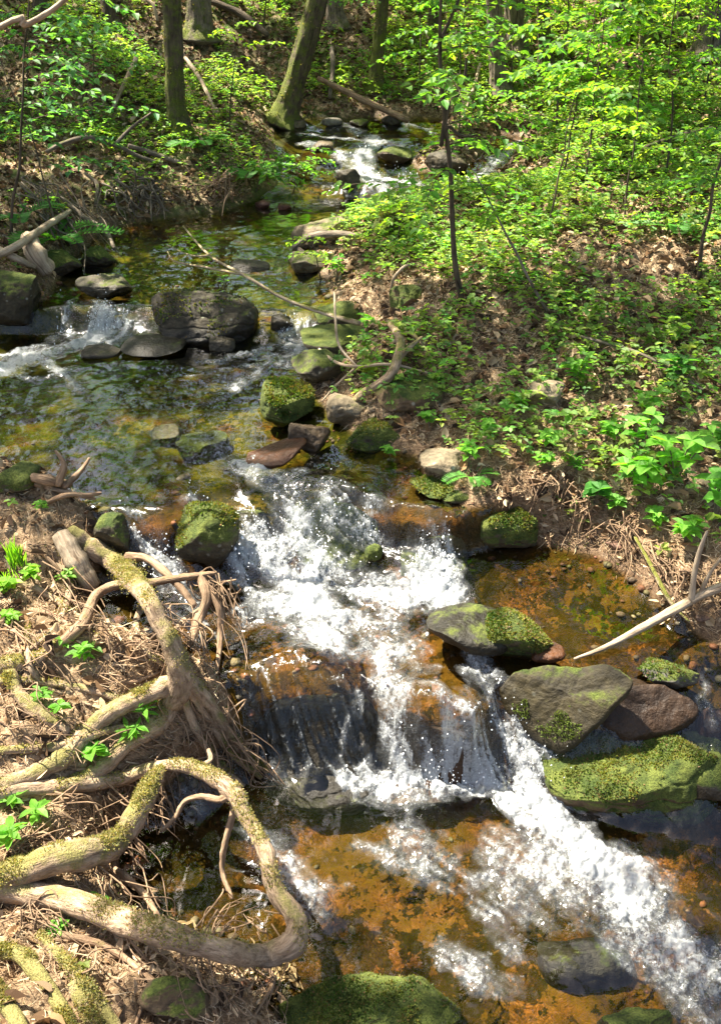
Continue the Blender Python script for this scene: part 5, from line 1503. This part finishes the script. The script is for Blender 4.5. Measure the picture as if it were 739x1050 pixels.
# where the photograph is in the sun: px, py, half-widths, weight
LIT = [(130, 560, 110, 60, .97), (60, 700, 140, 120, .97), (200, 680, 90, 110, .97), (120, 900, 220, 120, .97), (50, 1020, 150, 80, .97), (240, 960, 100, 70, .97),
       (330, 590, 130, 62, 1.0), (430, 640, 110, 60, .98), (300, 680, 90, 60, .95), (420, 770, 110, 60, .93), (560, 830, 110, 80, 1.0), (660, 940, 120, 90, .92), (480, 960, 140, 90, .93), (330, 900, 120, 90, .93),
       (400, 1030, 160, 50, .95), (590, 720, 110, 70, .97), (670, 790, 110, 60, .97), (650, 650, 110, 40, .97), (535, 650, 60, 40, .95), (700, 690, 60, 40, .92), (720, 600, 60, 50, .95), (620, 612, 60, 26, .85), (560, 590, 40, 20, .5), (720, 890, 60, 90, .93), (345, 130, 60, 14, 1.0), (370, 175, 60, 22, .95), (505, 168, 34, 24, .9), (680, 800, 70, 60, 1.0),
       (560, 500, 60, 40, .95), (640, 510, 70, 40, 1.0), (700, 510, 60, 40, 1.0), (500, 470, 50, 30, .8), (600, 440, 60, 28, .65), (700, 440, 50, 26, .65), (516, 530, 45, 28, .9),
       (292, 405, 34, 26, 1.0), (356, 412, 26, 18, 1.0), (330, 490, 60, 22, .6), (420, 500, 60, 24, .6), (250, 490, 50, 20, .55), (200, 430, 110, 30, .62), (110, 440, 90, 40, .5), (130, 480, 110, 20, .5), (60, 400, 80, 20, .45),
       (565, 400, 36, 22, .85), (470, 425, 40, 24, .45), (390, 420, 30, 20, .4),
       (700, 255, 55, 22, .75), (600, 235, 55, 20, .7), (660, 215, 60, 18, .7), (540, 260, 44, 20, .6), (730, 320, 40, 20, .45), (640, 300, 40, 16, .35), (580, 350, 40, 18, .4), (500, 330, 40, 20, .3),
       (60, 178, 70, 22, 1.0), (130, 180, 60, 24, 1.0), (180, 203, 50, 20, 1.0), (30, 163, 50, 20, .95), (100, 140, 50, 16, .9), (230, 196, 44, 18, .85), (220, 160, 40, 20, .7),
       (205, 306, 50, 12, .6), (105, 290, 30, 10, .7), (90, 330, 50, 16, .55), (340, 235, 50, 18, .6), (330, 170, 60, 20, .6), (410, 190, 40, 14, .7), (500, 165, 30, 20, .7), (345, 128, 40, 9, .95), (300, 215, 60, 16, .35),
       (650, 60, 100, 60, .95), (560, 100, 80, 50, .85), (720, 110, 60, 60, .85), (620, 150, 90, 40, .8), (480, 60, 60, 50, .7), (180, 60, 80, 50, .6), (240, 90, 50, 50, .65), (410, 228, 34, 20, .6), (450, 90, 40, 40, .4)]
LW = []
for px, py, a, b, wt in LIT:
    c = hit(px, py); l = hit(px - a, py); r = hit(px + a, py); u = hit(px, py - b); dn = hit(px, py + b)
    LW.append((c[0], c[1], max(.12, abs(r[0] - l[0]) / 2), max(.12, abs(u[1] - dn[1]) / 2), wt))

DARKP = [(60, 60, 60, 40, .12), (120, 90, 50, 30, .2), (430, 90, 40, 34, .1), (390, 60, 30, 30, .15), (110, 225, 90, 16, .1), (30, 250, 60, 24, .15), (300, 60, 30, 40, .2), (185, 345, 60, 14, .15),
         (600, 310, 90, 26, .22), (690, 360, 60, 30, .25), (640, 400, 50, 20, .2), (480, 380, 40, 20, .3), (600, 575, 50, 14, .15), (160, 270, 90, 16, .35), (240, 265, 60, 16, .35), (280, 440, 50, 14, .3), (330, 370, 40, 24, .25), (430, 330, 30, 30, .3), (560, 160, 60, 12, .3), (260, 150, 40, 30, .3)]
DW = []
for px, py, a, b, wt in DARKP:
    c = hit(px, py); l = hit(px - a, py); r = hit(px + a, py); u = hit(px, py - b); dn = hit(px, py + b)
    DW.append((c[0], c[1], max(.12, abs(r[0] - l[0]) / 2), max(.12, abs(u[1] - dn[1]) / 2), wt))

def lit_at(x, y):
    q = np.where(np.asarray(y) > 4.6, .60, .34) * np.ones(np.shape(x))
    for cx, cy, a, b, wt in DW:
        g = ((x - cx) / a) ** 2 + ((y - cy) / b) ** 2
        q = np.where(g < 1.2, np.minimum(q, wt), q)
    for cx, cy, a, b, wt in LW:
        g = ((x - cx) / a) ** 2 + ((y - cy) / b) ** 2
        q = np.maximum(q, wt * sstep(1.75, 1.0, g))
    return q

def crowns():
    rr = np.random.default_rng(77)
    # candidate clumps: positions on the ground that each would shade, pushed up along the sun's direction
    n = 9000
    gx = rr.uniform(-7, 7, n); gy = rr.uniform(.2, 15, n)
    gz = np.where(np.abs(gx) < 4.5, zg(np.clip(gx, -4.5, 4.5), gy), zlin(gy))
    p = lit_at(gx, gy)
    out = (np.abs(gx) > .5 * gy + .7) | (gy > 11.5) | (gy < 1.0)
    p = np.where(out, np.where(gy > 9, .7, .4), p)
    P2 = np.column_stack([gx, gy])
    keep = fbm(P2 * 3.2, 3, 91) > .25 + .52 * p
    keep &= ~(p > .88)
    keep |= rr.random(n) > np.clip(p * 2 + .5, 0, 1)
    gx, gy, gz, p = gx[keep], gy[keep], gz[keep], p[keep]
    H = rr.uniform(5.5, 8.5, len(gx))
    C = np.column_stack([gx, gy, gz]) + SUN[None] * (H / SUN[2])[:, None]
    # trees beyond the picture share the work with the trees in it
    owners = []
    for (b, d, r, bk, ms, lab, dist) in TB: owners.append(b + d * (7.0))
    extra = [((-5.4, 7.2), 'tall beech-like tree out of view on the left bank', .13), ((-5.5, 9.0), 'tall tree out of view up the left slope', .15), ((-3.4, -.8), 'old tree out of view above the root bank', .17), ((4.9, 9.0), 'tall tree out of view up the right slope', .14), ((-3.2, 12.0), 'tall tree hidden high on the left slope', .14)]
    EX = []
    for (x, y), lab, r in extra:
        b = np.array([x, y, float(zlin(y) + .25 * abs(x))]); EX.append((b, np.array([.02, 0, 1.]), r, 'bark', .25, lab, 9.)); owners.append(b + np.array([0, 0, 7.]))
    O = np.array(owners)
    own = np.argmin(((C[:, None, :2] - O[None, :, :2]) ** 2).sum(-1), 1)
    for i, (b, d, r, bk, ms, lab, dist) in enumerate(TB + EX):
        t = thing('tree', b, lab, 'tree')
        k = rr.random() * 6
        top = 8.2 if (own == i).any() else 7.0
        s = np.linspace(0, 1, 9)
        P = np.outer(s * top, d) + np.column_stack([np.sin(s * 4 + k) * .06 * s, np.cos(s * 3 + k) * .05 * s, 0 * s])
        rad = r * (1 - .6 * s); rad[0] *= 1.45; P = np.vstack([P[0], P[0] + d * .10, P[0] + d * .30, P[1:]]); rad = np.concatenate([[r * 2.2], [r * 1.45], [r * 1.06], rad[1:]])
        mb = MB(); mb.tube(P, rad, 40, 9, .14, i, a=ms + .12, ridge=.22)
        mine = C[own == i] - b
        # limbs into the crown
        if len(mine):
            for c in mine[rr.permutation(len(mine))[:9]]:
                f = rr.uniform(.6, .95); p0 = d * top * f
                mb.tube(np.array([p0, p0 + (c - p0) * .5 + [0, 0, .25], c]), [r * .30, r * .18, r * .06], 6, 3, 0, a=0)
        tr = mb.build('trunk', M[bk], t)
        if i < len(TB) and ms > .12: moss_on(tr, int(3500 * ms), 300 + i, zmin=-.45, size=(.010, .022), thr=.48)
        if len(mine):
            m = 16
            cc = np.repeat(mine, m, 0); nn = len(cc)
            Pp = cc + rr.normal(0, 1, (nn, 3)) * np.array([.14, .14, .10])
            az = rr.uniform(0, 6.28, nn)
            D = np.column_stack([np.cos(az), np.sin(az), rr.normal(-.1, .3, nn)])
            Nn = np.column_stack([rr.normal(0, .45, nn), rr.normal(0, .45, nn), np.ones(nn)]) + SUN * .3
            l = rr.uniform(.07, .13, nn)
            V, Q, Cc = leaf_arrays(Pp, D, Nn, l, l * .66, gcol(rr, nn))
            link('crown', mesh('crown', V, Q, M['crown'], smooth=False, colors={'col': Cc}), t)
crowns()

def far_woods():
    """beyond the trees one can tell apart: trunks and leaf masses up the slope"""
    rr = np.random.default_rng(55)
    L = Leaves(); mb = MB()
    for i in range(46):
        x = rr.uniform(-9, 9); y = rr.uniform(11.5, 24); z = float(zg(np.array([np.clip(x, -9, 9)]), np.array([y]))[0])
        mb.tube(np.array([[x, y, z - .2], [x + rr.normal(0, .15), y, z + 4], [x + rr.normal(0, .4), y, z + 8]]), [.13, .10, .06], 9, 3, .08, i, a=.2)
    for i in range(520):
        x = rr.uniform(-9, 9); y = rr.uniform(10.5, 20)
        z = float(zlin(y)) + .28 * max(abs(x) - 1, 0) + rr.uniform(.1, 2.6)
        m = 34
        P = np.array([x, y, z]) + rr.normal(0, 1, (m, 3)) * np.array([.5, .5, .16])
        az = rr.uniform(0, 6.28, m); D = np.column_stack([np.cos(az), np.sin(az), rr.normal(-.1, .25, m)])
        l = rr.uniform(.06, .11, m); c = (YG if x > -.5 else MG) * rr.uniform(.8, 1.2)
        L.addv(P, D, np.column_stack([rr.normal(0, .3, m), rr.normal(0, .3, m), np.ones(m)]), l, l * .6, np.tile(c, (m, 1)) * rr.uniform(.7, 1.3, (m, 1)))
    o = mb.build('distant_trunks', M['darkbark']); tag(o, 'dim trunks of the wood far up the slope', 'woods', kind='stuff')
    o = L.build('distant_foliage', M['leafthin']); tag(o, 'bright leaf layers of the wood far up the slope', 'foliage', kind='stuff')
far_woods()
# ------------------------------------------------------------------ light, camera, render settings
def finish():
    w = bpy.data.worlds.new('World'); SC.world = w
    w.use_nodes = True
    nt = w.node_tree; nt.nodes.clear()
    sky = nt.nodes.new('ShaderNodeTexSky'); sky.sky_type = 'NISHITA'; sky.sun_disc = False
    sky.dust_density = 4.0; sky.ozone_density = .3; sky.sun_elevation = SUN_EL; sky.sun_rotation = SUN_AZ
    bg = nt.nodes.new('ShaderNodeBackground'); bg.inputs[1].default_value = .075
    out = nt.nodes.new('ShaderNodeOutputWorld')
    nt.links.new(sky.outputs[0], bg.inputs[0]); nt.links.new(bg.outputs[0], out.inputs[0])
    l = bpy.data.lights.new('sun', 'SUN'); l.energy = 5.0; l.angle = math.radians(.53); l.color = (1, .93, .80)
    o = bpy.data.objects.new('sun', l); COL.objects.link(o)
    o.rotation_euler = Vector(SUN).to_track_quat('Z', 'Y').to_euler()
    o.location = (-4, 6, 14)
    cam = bpy.data.cameras.new('camera'); co = bpy.data.objects.new('camera', cam); COL.objects.link(co)
    co.location = (0, 0, HC); co.rotation_euler = (math.radians(90) - PITCH, 0, 0)
    cam.sensor_fit = 'VERTICAL'; cam.sensor_height = 24; cam.lens = 12 / math.tan(math.radians(30)); cam.clip_end = 400; cam.clip_start = .05
    SC.camera = co
    SC.view_settings.view_transform = 'Standard'; SC.view_settings.look = 'None'; SC.view_settings.gamma = 1; SC.view_settings.use_curve_mapping = False
    SC.view_settings.exposure = EXPOSURE
    c = SC.cycles
    c.max_bounces = 7; c.diffuse_bounces = 3; c.glossy_bounces = 3; c.transmission_bounces = 4; c.transparent_max_bounces = 8
    c.caustics_reflective = False; c.caustics_refractive = False
    c.sample_clamp_indirect = 4.0; c.sample_clamp_direct = 0
    c.use_denoising = True
    try: c.denoiser = 'OPENIMAGEDENOISE'; c.denoising_prefilter = 'ACCURATE'
    except Exception: pass
    c.use_adaptive_sampling = False
EXPOSURE = 2.4
GROUPS = dict(rock='rocks in and along the stream', tree='trees of the wood', sapling='young trees under the wood', fern='ferns on the banks', seedling='small plants on the banks', leafy_plant='leafy plants on the right bank',
              tree_roots='exposed roots of the left bank', bank_roots='hanging roots of the cut banks', dead_stick='dead sticks in the far wood', fallen_log='fallen logs in the far wood', fallen_branch='fallen branches on the left bank',
              grass_tuft='grass tufts on the root bank', driftwood='driftwood on the root bank', bank_root='bent roots on the right bank')
for o in list(SC.objects):
    if o.parent is None and 'group' not in o:
        g = GROUPS.get(o.name.split('.')[0])
        if g: o['group'] = g
finish()
